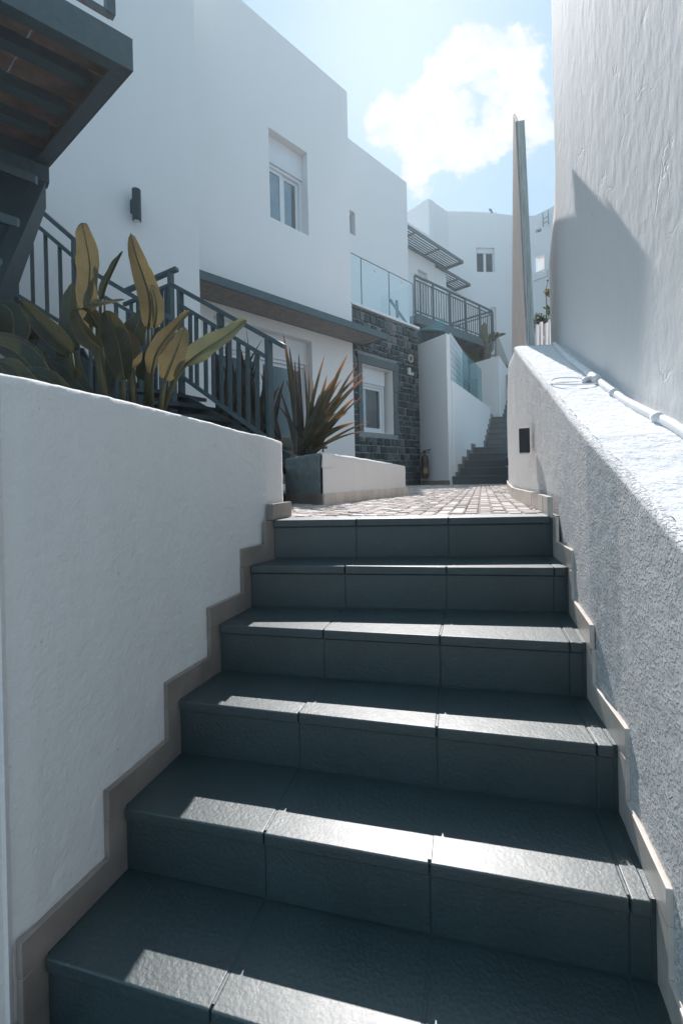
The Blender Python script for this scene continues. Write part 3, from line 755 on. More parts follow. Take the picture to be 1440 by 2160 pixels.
MB().tube([c_ + Vector((.04, 0, .0)), c_, c_ + Vector((-.035, 0, .0)), c_ + Vector((-.045, 0, -.03))], .012, 8).build('spout', 'brass', tp_)
MB().tube([c_, c_ + Z * .045], .006, 8).bar(c_ + Vector((-.028, 0, .048)), c_ + Vector((.028, 0, .048)), .01).build('handle', 'brass', tp_)

# ------------------------------------------------------------------ low planter in the middle
pl = thing('low_planter', G(720, 1050), 'low white planter wall with beige tile skirting in the middle, holding the spiky plant', 'planter')
A, B, C_ = Vector((-.42, 3.42, 0)), Vector((-.125, 3.02, 0)), Vector((.66, 4.60, 0))
def sec2(p, q_in, zt): return [p - Z * .02, p + Z * (zt - .012), p + q_in * .012 + Z * zt, p + q_in * .15 + Z * zt, p + q_in * .16 + Z * .1]
inL = Vector((.45, .9, 0)).normalized(); inR = Vector((-.93, .37, 0)); inB = Vector((-.35, .95, 0)).normalized()
rough_loft('side_wall', 'planter_side_shade', [sec2(A, inL, .335), sec2(B + Vector((-.016, .020, 0)), Vector((.05, .6, 0)), .348)], .02, .007, 14, pl)  # separate piece so the shaded face can carry its painted-in shade
rough_loft('wall', 'plaster_planter', [sec2(B, Vector((0, .45, 0)), .352), sec2(B + Vector((.02, .05, 0)), Vector((-.1, .5, 0)), .352), sec2(B.lerp(C_, .18), inR, .343), sec2(B.lerp(C_, .5), inR, .325), sec2(C_ - Vector((.02, .05, 0)), inR, .288), sec2(C_ + Vector((-.02, .02, 0)), inB, .28), sec2(C_ + Vector((-.9, .9, 0)), Vector((-.7, -.7, 0)), .28)], .03, .005, 11, pl)
d_ = (C_ - B); nt = 11
for i in range(nt):
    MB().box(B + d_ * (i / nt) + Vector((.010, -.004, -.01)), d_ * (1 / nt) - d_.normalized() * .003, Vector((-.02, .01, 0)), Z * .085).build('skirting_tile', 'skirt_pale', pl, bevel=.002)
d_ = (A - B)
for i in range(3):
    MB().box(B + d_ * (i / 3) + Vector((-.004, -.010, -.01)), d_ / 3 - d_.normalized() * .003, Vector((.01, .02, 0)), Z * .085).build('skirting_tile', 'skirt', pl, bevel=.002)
m_ = MB(); m_.add([A + Z * .25, B + Z * .25, C_ + Z * .25, C_ + Vector((-2, 2, .25)), A + Vector((-.6, .8, .25))], [(0, 1, 2, 3, 4)]); tag(m_.build('planter_soil', 'soil', pl))

# ------------------------------------------------------------------ pillar, garden walls and far stairs
pw = thing('pillar_wall', (2.1, 9.3, 0), 'tall white end pillar between the stone wall and the far stairs', 'wall')
pa, pb, pc = P3(888, 1020, 9.9), P3(948, 1020, 9.15), P3(955.5, 1020, 9.3)
pa.z = pb.z = pc.z = 0
ztp = .172 + 9.9 * -ray(880, 728)[1] * -1
m_ = MB().prism([pa - Z * .05, pb - Z * .05, pc - Z * .05, pc + Vector((-.3, 1.2, -.05)), pa + Vector((.0, 1.2, -.05))], Z * (3.06 + .05)); m_.build('wall_body', 'plaster_planter', pw, bevel=.02)
MB().prism([pa + Vector((-.01, -.015, -.01)), pb + Vector((.0, -.02, -.01)), pb + Vector((0, .01, -.01)), pa + Vector((0, .01, -.01))], Z * .10).build('skirting_tile', 'skirt', pw)
gp = MB().prism([pa + Vector((.03, .12, 3.06)), pb + Vector((-.0, .1, 3.06)), pb + Vector((0, .115, 3.06)), pa + Vector((.03, .135, 3.06))], Z * .34); gp.build('glass_panel', 'glass_tint', pw)

far = thing('garden_staircase', (3.2, 10.5, 0), 'dark grey stairs climbing away behind the landing between white walls', 'staircase')
LF = []
kz = 0
pl_ = [(962, 1023, 9.3), (964.4, 989, 9.65), (969.6, 972, 10.0), (975, 957, 10.45), (979, 944.5, 10.9)]
dleft = [9.28, 9.62, 9.98, 10.42, 10.88, 12.25, 12.45, 12.65, 12.85, 13.05, 13.25]
xl = [2.30, 2.42, 2.56, 2.75, 2.94, 3.78, 3.90, 4.02, 4.13, 4.24, 4.35]
for k in range(11):
    d0 = dleft[k]; d1 = dleft[k + 1] if k < 10 else 14.2
    x0 = xl[k]; x1 = xl[k + 1] if k < 10 else 4.75; zk = RIS * (k + 1)
    dirv = Vector((.985, -.175, 0))
    L0 = Vector((x0 - .1, d0, 0)); L1 = Vector((x1 - .1, d1 + .05, 0))
    MB().prism([L0 + Z * (zk - RIS - .02), L0 + dirv * 2.1 + Z * (zk - RIS - .02), L1 + dirv * 2.1 + Z * (zk - RIS - .02), L1 + Z * (zk - RIS - .02)], Z * (RIS + .02)).build('step', 'step_paint', far, bevel=.006)
    MB().prism([L0 - Vector((0, .015, 0)) + Z * (zk - .03), L0 - Vector((0, .015, 0)) + dirv * 2.1 + Z * (zk - .03), L0 + Vector((0, -.003, 0)) + dirv * 2.1 + Z * (zk - .03), L0 + Vector((0, -.003, 0)) + Z * (zk - .03)], Z * .028).build('nosing', 'step_paint', far, bevel=.004)
for k in range(11):
    d0 = 13.9 + k * .25; zk = RIS * (12 + k); x0 = 4.70 + k * .125
    L0 = Vector((x0, d0, 0)); dirv = Vector((.95, -.25, 0))
    MB().prism([L0 + Z * 1.7, L0 + dirv * 1.9 + Z * 1.7, L0 + dirv * 1.9 + Vector((.15, .35, 1.7)), L0 + Vector((.15, .35, 1.7))], Z * (zk - 1.7)).build('step', 'step_paint', far, bevel=.006)

gw = thing('stair_side_wall', (3.4, 11.2, 0), 'white level-topped side wall left of the far dark stairs carrying the tinted glass rail', 'wall')
q0 = Vector((2.33, 9.32, 0)); q1 = Vector((4.39, 13.27, 0)); n_ = Vector((-.885, .465, 0))
MB().prism([q0, q1, q1 + n_ * .2, q0 + n_ * .2], Z * 2.13).build('wall_body', 'plaster_planter', gw, bevel=.015)
for k in range(11):
    zk = RIS * (k + 1); x0 = xl[k] - .02; p = Vector((x0, dleft[k], 0))
    f_ = (p - q0).dot((q1 - q0).normalized()); pp = q0 + (q1 - q0).normalized() * max(0, f_ - .06)
    MB().box(pp - n_ * .028 + Z * (zk - RIS), (q1 - q0).normalized() * .40, n_ * .03, Z * (RIS + .09)).build('skirting_tile', 'skirt', gw, bevel=.002)
g0 = q0.lerp(q1, .30); g1 = q0.lerp(q1, .82)
dg = (g1 - g0)
for i in range(3):
    a_ = g0 + dg * (i / 3) + dg.normalized() * .01; b_ = g0 + dg * ((i + 1) / 3) - dg.normalized() * .01
    MB().prism([a_ + n_ * .09 + Z * 2.12, b_ + n_ * .09 + Z * 2.12, b_ + n_ * .102 + Z * 2.12, a_ + n_ * .102 + Z * 2.12], Z * .98).build('glass_panel', 'glass_tint', gw)
w2 = thing('upper_garden_wall', (4.6, 13.5, 0), 'white block wall behind the far stairs, its top just below the leafy plant', 'wall')
r0, r1, r2, r3 = P3(992, 900, 14.4), P3(1055.5, 900, 13.45), P3(1074.5, 900, 15.2), P3(1010, 900, 16.2)
for r in (r0, r1, r2, r3): r.z = 1.2
ztop = P3(1055.5, 750, 13.45).z
MB().prism([r0, r1, r2 + Vector((.4, .8, 0)), r3], Z * (ztop - 1.2)).build('wall_body', 'plaster_planter', w2, bevel=.02)
# white slatted lit fence behind side wall
sf = thing('slatted_fence', (2.9, 11.2, 2), 'short white slatted screen standing just right of the tall end pillar', 'fence')
f0_, f1_ = P3(952, 800, 10.2), P3(987, 800, 12.4)
for i in range(9):
    z_ = 2.1 + i * .145
    MB().prism([Vector((f0_.x, f0_.y, z_)), Vector((f1_.x, f1_.y, z_)), Vector((f1_.x - .03, f1_.y + .03, z_)), Vector((f0_.x - .03, f0_.y + .03, z_))], Z * .125).build('slat', 'frame_white', sf)

# fire extinguisher
c_ = P3(896, 1008, 9.55); c_.z = .14
fe = thing('fire_extinguisher', c_, 'dark red fire extinguisher hanging at the foot of the pillar beside the stone wall', 'fire extinguisher')
MB().lathe(c_, [(.05, 0), (.075, .015), (.08, .05), (.08, .40), (.07, .46), (.03, .50), (.025, .53)], 20).build('cylinder', 'red_paint', fe, smooth=True)
MB().cbox(c_ + Vector((0, -.078, .16)), (.09, 0, 0), (0, .012, 0), (0, 0, .12)).build('label', 'label_paint', fe, bevel=.002)
MB().bar(c_ + Z * .53, c_ + Z * .575, .04).bar(c_ + Vector((-.03, 0, .58)), c_ + Vector((.13, -.02, .60)), .02).bar(c_ + Vector((-.02, 0, .55)), c_ + Vector((.10, -.01, .55)), .014).build('handle', 'black', fe)
MB().tube([c_ + Z * .55, c_ + Vector((-.07, -.01, .54)), c_ + Vector((-.11, -.02, .42)), c_ + Vector((-.10, -.03, .2)), c_ + Vector((-.07, -.04, .12))], .012, 8).build('hose', 'black', fe, smooth=True)

# ------------------------------------------------------------------ terraces and upper ground behind
tg = MB(); tg.prism([Vector((4.6, 15.0, -.1)), Vector((9, 13, -.1)), Vector((14, 16, -.1)), Vector((14, 30, -.1)), Vector((3.2, 30, -.1))], Z * 3.5)
tag(tg.build('terrace_ground', 'paver_far'), kind='structure')

# ------------------------------------------------------------------ neighbour house with balcony
nh = thing('balcony_house', (4, 15, 0), 'white house behind with dark metal balcony and louvred pergolas', 'building')
OB = -3.0
tb0, tb1 = onf(840, 600, OB)[0], onf(940.5, 600, OB)[0]
zj = onf(900, 549, OB)[1]
tdd0, zdd1 = onf(881, 567, OB); tdd1 = onf(902, 600, OB)[0]; zfl = 4.62
m_ = MB(); wall_with_holes(m_, tb0, tb1, OB - .3, OB, 0, zj + .9, [(tdd0, tdd1, zfl, zdd1)]); m_.build('wall', 'plaster_house', nh)
m_ = MB(); quadbox(m_, tb0, tb1 - .01, OB - 4, OB - .31, 0, zj + .8); m_.build('house_block', 'plaster_house', nh)
window(nh, tdd0, tdd1, zfl, zdd1, OB, box=.12, panes=2, name='glazed_door', blind=False)
def pergola(parent, t0, t1, o0, o1, z, nsl, mat='steel'):
    pg = MB(); quadbox(pg, t0, t1, o1 - .05, o1, z, z + .10); quadbox(pg, t1 - .05, t1, o0, o1 - .05, z, z + .10); quadbox(pg, t0, t0 + .05, o0, o1 - .05, z, z + .10)
    quadbox(pg, t0 + .05, t1 - .05, o0, o0 + .05, z, z + .10)
    for i in range(1, 3): quadbox(pg, t0 + (t1 - t0) * i / 3 - .025, t0 + (t1 - t0) * i / 3 + .025, o0 + .05, o1 - .05, z + .045, z + .09)
    po = pg.build('pergola', mat, parent)
    for i in range(nsl):
        o_ = o0 + .08 + (o1 - o0 - .16) * i / nsl
        s__ = MB(); quadbox(s__, t0 + .05, t1 - .05, o_, o_ + (o1 - o0) / nsl * .38, z + .02, z + .032); s__.build('slat', mat, po)
def pg_fit(pxj, pyj, pxo, pyo, off):   # junction corner at wall + outer corner
    tj, zj_ = onf(pxj, pyj, off)
    a, b = ray(pxo, pyo); d = (zj_ - CAMH) / b; p = Vector((a * d, d, 0)); return tj, zj_, (p - F0).dot(NO), (p - F0).dot(E1)
tj, zz_, oo_, to_ = pg_fit(938, 569.5, 977, 556, OB)
print('pergola', tj, zz_, oo_, to_)
pergola(nh, tj - 4.2, to_, OB + .003, oo_, zz_, 6)
# balcony
B0 = Vector((2.15, 12.5, 0)); B1 = Vector((5.25, 15.4, 0)); bd = (B1 - B0).normalized(); bn = Vector((-bd.y, bd.x, 0))
bm = MB(); bm.prism([B0 + Z * 4.42, B1 + Z * 4.42, B1 + bn * .06 + Z * 4.42, B0 + bn * .06 + Z * 4.42], Z * .26)
bm.prism([B1 + Z * 4.42 - bd * .06 + bn * .06, B1 + Z * 4.42 + bn * .06, B1 + bn * 1.6 + Z * 4.42, B1 - bd * .06 + bn * 1.6 + Z * 4.42], Z * .26)
bm.prism([B0 + bn * .07 + Z * 4.56, B1 - bd * .07 + bn * .07 + Z * 4.56, B1 - bd * .07 + bn * 1.7 + Z * 4.56, B0 + bn * 1.7 + Z * 4.56], Z * .08)
for i in range(5): 
    f_ = (i + .5) / 5 * (B1 - B0).length; bm.box(B0 + bd * f_ + bn * .07 + Z * 4.46, bd * .06, bn * 1.5, Z * .098)
bo = bm.build('balcony_deck', 'steel', nh, bevel=.003)
def railing(parent, A_, B_, zf, h=1.07, n=22, posts=4, th=.025):
    rl = MB().bar(A_ + Z * (zf + h), B_ + Z * (zf + h), .05, .05).bar(A_ + Z * (zf + .10), B_ + Z * (zf + .10), .03).bar(A_ + Z * (zf + h - .12), B_ + Z * (zf + h - .12), .03)
    ro = rl.build('rail', 'steel', parent)
    for i in range(posts + 1):
        p = A_.lerp(B_, i / posts); MB().bar(p + Z * zf, p + Z * (zf + h - .03), .05).build('post', 'steel', ro)
    for i in range(1, n):
        p = A_.lerp(B_, i / n); MB().bar(p + Z * (zf + .11), p + Z * (zf + h - .13), th, .012).build('baluster', 'steel', ro)
railing(nh, B0 + bn * .03, B1 + bn * .03, 4.66, n=34, posts=5)
railing(nh, B1 + bn * .05 - bd * .03, B1 + bn * 1.6 - bd * .03, 4.66, n=10, posts=1)
# second pergola on the far block
OB2 = -3.0
tj2, z2_, o2_, t2_ = pg_fit(954, 612, 992, 604, -3.6)
pergola(nh, tj2 - 2.2, t2_, -3.6, o2_, z2_, 5)
lp = MB()     # lower balustrade under the balcony
railing(nh, P3(975, 748, 15.2).xy.to_3d(), P3(1002, 748, 16.0).xy.to_3d(), 4.0 - .6, h=1.0, n=9, posts=1)

# ------------------------------------------------------------------ big curved house at the back
bh = thing('curved_white_house', (6, 19, 0), 'big curved white house closing the view behind the tall screen, with small windows', 'building')
ZC = 10.75
cv = [(800, 19.4), (905, 17.3), (945, 18.2), (1000, 18.32), (1048, 18.4), (1085, 18.55), (1110, 18.62), (1128, 18.6), (1148, 18.3), (1166, 18.0), (1200, 17.2), (1260, 15.5)]
cvp = [Vector((ray(px, 500)[0] * d, d, 0)) for px, d in cv]
def cwall(i): return cvp[i], cvp[i + 1]
holes = {3: [(1003.5, 1043.5, 522, 575)], 4: [], 5: [], 6: []}
bb = MB()
def seg_wall(mb, A_, B_, z0, z1, hl):
    dv = (B_ - A_); L_ = dv.length; dn_ = dv / L_; nn = Vector((dn_.y, -dn_.x, 0))
    ts = sorted({0, L_, *[h[0] for h in hl], *[h[1] for h in hl]})
    for a, b in zip(ts, ts[1:]):
        zs = [(h[2], h[3]) for h in hl if h[0] < b - 1e-6 and h[1] > a + 1e-6]; cur = z0
        for p, q in sorted(zs):
            mb.box(A_ + dn_ * a + Z * cur, dn_ * (b - a), -nn * .3, Z * (p - cur)); cur = q
        mb.box(A_ + dn_ * a + Z * cur, dn_ * (b - a), -nn * .3, Z * (z1 - cur))
def on_seg(A_, B_, px, py):
    a, b = ray(px, py); dv = (B_ - A_).normalized(); n_ = Vector((dv.y, -dv.x, 0)); d = A_.dot(n_) / (a * n_.x + n_.y)
    p = Vector((a * d, d, CAMH + b * d)); return (p - A_).dot(dv), p.z
wins = []
for i in range(len(cvp) - 1):
    A_, B_ = cvp[i], cvp[i + 1]; hl = []
    if i == 3:
        t0_, z1_ = on_seg(A_, B_, 1003.5, 522); t1_, z0_ = on_seg(A_, B_, 1043, 574.5); hl.append((t0_, t1_, z0_, z1_)); wins.append((A_, B_, t0_, t1_, z0_, z1_))
        t0_, z1_ = on_seg(A_, B_, 1034, 648); t1_, _q = on_seg(A_, B_, 1047.5, 700); hl.append((t0_, t1_ - .02, z1_ - 1.9, z1_)) ; wins.append((A_, B_, t0_, t1_ - .02, z1_ - 1.9, z1_))
    if i == 7:
        t0_, z1_ = on_seg(A_, B_, 1129, 484); t1_, z0_ = on_seg(A_, B_, 1140.5, 480); hl.append((t0_, t1_, z0_ - .14, z1_ - .02)); wins.append((A_, B_, t0_, t1_, z0_ - .14, z1_ - .02))
    if i in (7,):
        t0_, z1_ = on_seg(A_, B_, 1128.5, 543); t1_, z0_ = on_seg(A_, B_, 1147.5, 566); hl.append((t0_ , t1_, z0_ - .1, z1_)); niche = (A_, B_, t0_, t1_, z0_ - .1, z1_)
    seg_wall(bb, A_, B_, 0, ZC, hl)
bb.build('wall', 'plaster_house', bh)
for (A_, B_, t0_, t1_, z0_, z1_) in wins:
    dn_ = (B_ - A_).normalized(); nn = Vector((dn_.y, -dn_.x, 0)); fr_ = MB(); bx = .20 if z1_ - z0_ > .8 else 0
    def qb(mb, a, b, o0, o1, p, q): mb.box(A_ + dn_ * a + nn * o0 + Z * p, dn_ * (b - a), nn * (o1 - o0), Z * (q - p))
    w_ = .05 if bx else .03
    qb(fr_, t0_, t0_ + w_, -.15, -.08, z0_, z1_); qb(fr_, t1_ - w_, t1_, -.15, -.08, z0_, z1_); qb(fr_, t0_ + w_, t1_ - w_, -.15, -.08, z0_, z0_ + w_)
    qb(fr_, t0_ + w_, t1_ - w_, -.15, -.06, z1_ - max(w_, bx), z1_)
    if bx: qb(fr_, (t0_ + t1_) / 2 - .05, (t0_ + t1_) / 2 + .05, -.15, -.08, z0_ + w_, z1_ - bx)
    fo = fr_.build('window', 'frame_white', bh)
    pn = MB(); qb(pn, t0_ + w_, t1_ - w_, -.13, -.12, z0_ + w_, z1_ - max(w_, bx)); pn.build('pane', 'pane', fo)
    pn = MB(); qb(pn, t0_ + .01, t1_ - .01, -.29, -.28, z0_, z1_); pn.build('dark_room', 'curtain', fo)
A_, B_, t0_, t1_, z0_, z1_ = niche; dn_ = (B_ - A_).normalized(); nn = Vector((dn_.y, -dn_.x, 0))
MB().box(A_ + dn_ * (t0_ - .5) - nn * 1.2 + Z * (z0_ - .5), dn_ * (t1_ - t0_ + 1), -nn * .1, Z * 2).build('loggia_wall', 'plaster_house', bh)
MB().bar(A_ + dn_ * t0_ - nn * .02 + Z * (z0_ + .03), A_ + dn_ * (t1_ + .02) - nn * .02 + Z * (z0_ + .05), .05).build('loggia_rail', 'frame_white', bh)
MB().bar(P3(1125, 593, 18.5), P3(1154, 583, 18.05), .02).bar(P3(1154.5, 569, 18.05), P3(1154, 584, 18.05), .02).build('conduit', 'galvanised', bh)
ldr = MB()
la, lb_ = P3(1145, 478, 18.15), P3(1156, 473, 17.95); lt, lu = P3(1144, 449, 18.15), P3(1155.5, 443, 17.95)
ldr.bar(la, lt, .03).bar(lb_, lu, .03)
for i in range(1, 3): ldr.bar(la.lerp(lt, i * .33 - .1), lb_.lerp(lu, i * .33 - .1), .025)
ldr.build('roof_ladder', 'galvanised', bh)
rb = MB().prism([P3(945, 448, 19.2), P3(1048, 449, 19.4), P3(1048, 449, 20.5), P3(945, 448, 20.5)], Z * .0001)
rb = MB(); a_, b_ = P3(944, 447, 19.0), P3(1048.5, 448, 19.2); a_.z = b_.z = 9.5; rb.prism([a_, b_, b_ + Vector((0, 1.5, 0)), a_ + Vector((0, 1.5, 0))], Z * (P3(1048, 448, 19.2).z - 9.5)); rb.build('roof_room', 'plaster_house', bh)
MB().bar(P3(968, 457.5, 18.6), P3(1016, 457.5, 18.6), .04).bar(P3(974, 452, 18.6), P3(1016, 452, 18.6), .03).bar(P3(996, 452, 18.6), P3(996, 458, 18.6), .03).bar(P3(1016, 452, 18.6), P3(1016, 458, 18.6), .03).build('roof_rail', 'galvanised', bh)
MB().tube([P3(1036, 457, 18.7), P3(1037, 448, 18.7), P3(1034, 443, 18.7), P3(1030, 440.5, 18.7)], [.03, .04, .05, .02], 8).build('antenna', 'galvanised', bh, smooth=True)
# peaked corner: left parapet of same house drops away
# ------------------------------------------------------------------ gray block wall and glass near plant
gs = tag(MB().prism([P3(1046, 760, 15.6), P3(1074, 775, 16.2), P3(1074, 775, 16.4), P3(1046, 760, 15.8)], Z * .05).prism([P3(1046, 752, 16.0), P3(1076, 775, 16.0), P3(1047, 700, 16.0)], (0, .2, 0)).build('tiled_gable', 'concrete'), 'grey triangular tiled slope seen between the leafy plant and the screen', 'wall')

# ------------------------------------------------------------------ white picket bits, pot and shrub right of the screen
pk = thing('picket_fence', P3(1140, 720, 3.9), 'little white picket fence with sunlit edges behind the far end of the ledge', 'fence')
for px, pt_, pb_ in ((1131, 686, 730), (1139, 680, 730), (1150, 682, 730), (1157, 676, 730)):
    a_, b_ = P3(px, pb_, 4.1), P3(px + 1.5, pt_, 4.1); MB().bar(a_ - Z * .2, b_, .018, .035, up=(0, 1, 0)).build('picket', 'frame_white', pk)
MB().bar(P3(1125, 716, 4.15), P3(1162, 712, 4.15), .03).build('rail', 'frame_white', pk)
c_ = P3(1145, 700, 5.2)
pot = thing('flower_pot', c_ - Z * .1, 'dark terracotta pot with a bushy dark shrub beyond the picket fence', 'potted plant')
MB().lathe(c_ - Z * .14, [(.07, 0), (.09, .16), (.10, .17), (.10, .20)], 16).build('pot', 'terracotta', pot, smooth=True)
def leafcluster(mb, c, r, n, size, squash=1.0):
    for _ in range(n):
        v = Vector((random.gauss(0, 1), random.gauss(0, 1), random.gauss(0, 1))); v = v.normalized() * r * random.random() ** .45; v.z *= squash
        p = c + v; a = Vector((random.uniform(-1, 1), random.uniform(-1, 1), random.uniform(-.3, 1))).normalized(); b = a.cross(Vector((random.uniform(-1, 1), random.uniform(-1, 1), random.uniform(-1, 1)))).normalized()
        s_ = size * random.uniform(.6, 1.3)
        mb.add([p, p + a * s_ * .5 + b * s_ * .25, p + a * s_, p + a * s_ * .5 - b * s_ * .25], [(0, 1, 2, 3)])
lc = MB(); leafcluster(lc, P3(1136, 677, 5.2), .085, 350, .028); leafcluster(lc, P3(1152, 684, 5.2), .07, 250, .028); leafcluster(lc, P3(1144, 690, 5.2), .07, 200, .028); lc.build('foliage', 'greenleaf', pot)
c_ = P3(1153, 720, 4.8)
rs = thing('climbing_rose', c_, 'thin climbing rose with pale leaves rising beside the tall white wall', 'plant')
MB().tube([P3(1152, 720, 4.8), P3(1152, 650, 4.8), P3(1151, 610, 4.8), P3(1155, 594, 4.8)], [.008, .006, .005, .003], 6).build('stem', 'stem', rs)
lc = MB()
for px, py, r, n in ((1158, 622, .03, 40), (1161, 612, .02, 20), (1158, 655, .04, 60), (1162, 665, .03, 40), (1160, 590, .015, 12), (1154, 615, .02, 20)): leafcluster(lc, P3(px, py, 4.8), r, n, .035)
lc.build('foliage', 'greenleaf', rs)
lc = MB(); leafcluster(lc, P3(1149, 615, 4.8), .018, 26, .022); lc.build('blossom', 'flower', rs)

# ------------------------------------------------------------------ metal staircase on the left
ms = thing('metal_staircase', (-1.8, 3.4, 0.2), 'dark grey metal outdoor staircase with barred railings and an overhead landing on the left', 'staircase')
def prail(pts_top, pts_mid, pts_bot, bal, posts, wtop=.045):
    """rail polylines given as 3-D point pairs; balusters at parameters"""
    ro = MB().bar(pts_top[0], pts_top[1], .05, .035).build('handrail', 'steel', ms, bevel=.004)
    if pts_mid: MB().bar(pts_mid[0], pts_mid[1], .03, .03).build('upper_bar', 'steel', ms)
    if pts_bot: MB().bar(pts_bot[0], pts_bot[1], .03, .03).build('lower_bar', 'steel', ms)
    for a, b in bal: MB().bar(a, b, .026, .026).build('baluster', 'steel', ms)
    for a, b in posts: MB().bar(a, b, .046, .046).build('post', 'steel', ms, bevel=.003)
def dlin(p0, d0, p1, d1): return lambda px: 1 / (1 / d0 + (1 / d1 - 1 / d0) * (px - p0) / (p1 - p0))
def ylin(x0, y0, x1, y1): return lambda x: y0 + (y1 - y0) * (x - x0) / (x1 - x0)
# lower flight rail (right descending)
dd = dlin(372, 3.95, 597, 3.45)
T, M_, Bm = ylin(362, 600, 598, 730), ylin(386, 647, 560, 752), ylin(388, 797, 544, 911)
prail((P3(362, T(362), dd(362)), P3(599, T(599), dd(599))), (P3(382, M_(382), dd(382)), P3(566, M_(566), dd(566))), (P3(382, Bm(382), dd(382)), P3(566, Bm(566), dd(566))),
      [(P3(x, M_(x), dd(x)), P3(x + 2, Bm(x), dd(x))) for x in (401, 414, 433, 449, 466, 484, 503, 522, 542)],
      [(P3(380, 611, dd(380)), P3(385, 905, dd(380))), (P3(566, 715, dd(566)), P3(571, 935, dd(566))), (P3(464, 660, dd(464)), P3(466, 690, dd(464)))])
# landing corner rail rising to the big post
dd2 = dlin(265, 4.35, 372, 4.15)
T = ylin(268, 613, 372, 568); M_ = ylin(268, 640, 372, 596)
prail((P3(262, T(262), dd2(262)), P3(374, T(374), dd2(374))), (P3(262, M_(262), dd2(262)), P3(364, M_(364), dd2(364))), None,
      [(P3(x, M_(x), dd2(x)), P3(x + 3, 860, dd2(x))) for x in (277, 291, 303, 316, 327, 341, 350)], [(P3(360, 577, 4.15), P3(367, 905, 4.15))])
# middle flight rail (near)
dd3 = dlin(158, 3.85, 375, 3.7)
T = ylin(158, 552, 375, 680); M_ = ylin(158, 590, 375, 716)
prail((P3(156, T(156), dd3(156)), P3(372, T(372), dd3(372))), (P3(158, M_(158), dd3(158)), P3(368, M_(368), dd3(368))), None,
      [(P3(x, M_(x), dd3(x)), P3(x + 4, 880, dd3(x))) for x in (190, 218, 245, 270, 295, 318, 338)], [(P3(362, 680, dd3(362)), P3(368, 900, dd3(362)))])
# upper flight rail
dd4 = dlin(30, 4.0, 160, 3.85)
T = ylin(78, 437, 154, 503); M_ = ylin(69, 467, 154, 540); Bm = ylin(40, 624, 110, 668)
prail((P3(20, T(20), dd4(20)), P3(160, T(160), dd4(160))), (P3(20, M_(20), dd4(20)), P3(160, M_(160), dd4(160))), (P3(33, Bm(33), dd4(33)), P3(160, Bm(160), dd4(160))),
      [(P3(x, M_(x), dd4(x)), P3(x + 6, Bm(x) + 60, dd4(x))) for x in (66, 96, 126)], [(P3(29, 430, dd4(30)), P3(37, 760, dd4(30))), (P3(158, 503, dd4(158)), P3(163, 860, dd4(158)))])
# treads and stringers
MB().bar(P3(370, 850, 3.9), P3(600, 985, 3.45), .02, .22).build('stringer', 'steel_dark', ms)
MB().bar(P3(30, 700, 3.95), P3(372, 905, 3.75), .02, .22).build('stringer', 'steel_dark', ms)
for i in range(5):
    f_ = i / 5; a_ = P3(370, 850, 3.9).lerp(P3(600, 985, 3.45), f_)
    MB().box(a_ + Z * .02, (-.25, -.45, 0), (.24, .1, 0), Z * .03).build('tread', 'steel_dark', ms)
for i in range(8):
    f_ = i / 8; a_ = P3(30, 690, 3.95).lerp(P3(372, 895, 3.75), f_)
    MB().box(a_ + Z * .02, (-.2, .5, 0), (.20, .12, 0), Z * .03).build('tread', 'steel_dark', ms)
# overhead landing: steel frame, brown tiles above
PZ = 2.70
C0 = G(282, 151, PZ); C1 = G(97, 363, PZ); e2 = (C1 - C0); e2 = Vector((e2.x, e2.y, 0)); wid = e2.length; e2.normalize()
C2 = G(5, 2, PZ); e1n = (C2 - C0); e1n = Vector((e1n.x, e1n.y, 0)).normalized()      # towards the camera side
print('platform', C0, C1, C2, wid)
LL = 4.0
pf = MB()
def pb_(a, b, c, d, z0, z1): pf.box(C0 + e1n * a + e2 * c + Z * (z0), e1n * (b - a), e2 * (d - c), Z * (z1 - z0))
pb_(0, LL, 0, .012, 0, .20); pb_(0, LL, .012, .085, 0, .012)                     # near channel
pb_(0, .012, .012, wid, 0, .20); pb_(.012, .10, .086, wid - .086, .0005, .012)      # end channel
pb_(0, LL, wid - .012, wid, 0.001, .20); pb_(0.1, LL, wid - .085, wid - .012, .001, .012)
for c in (.36, .72, 1.04):
    if c < wid - .1: pb_(.1, LL, c, c + .012, .07, .164); pb_(.1, LL, c - .04, c + .05, .058, .07)
pfo = pf.build('landing_frame', 'steel', ms, bevel=.002)
tl_ = .42
for i in range(int(LL / tl_)):
    for j, (c0, c1) in enumerate(((.013, .36), (.373, .72), (.733, 1.04), (1.053, wid - .013))):
        if c1 > c0: MB().box(C0 + e1n * (.013 + i * tl_) + e2 * c0 + Z * .165, e1n * (tl_ - .012), e2 * (c1 - c0 - .0) * .999 + Vector((0, 0, 0)), Z * .03).build('floor_tile', 'terracotta', pfo)
# balusters on landing
ra = C0 + e1n * .11 + e2 * .04 + Z * .2; rb_ = C0 + e1n * 3.0 + e2 * .04 + Z * .2
ro = MB().bar(ra + Z * .10, rb_ + Z * .10, .03).bar(ra + Z * 1.0, rb_ + Z * 1.0, .05).build('landing_rail', 'steel', ms)
for i in range(22):
    p = ra.lerp(rb_, i / 22) + (e1n * .08 if i else Vector()); MB().bar(p + (Z * .10), p + Z * 1.0, .026 if i else .05).build('baluster', 'steel', ro)
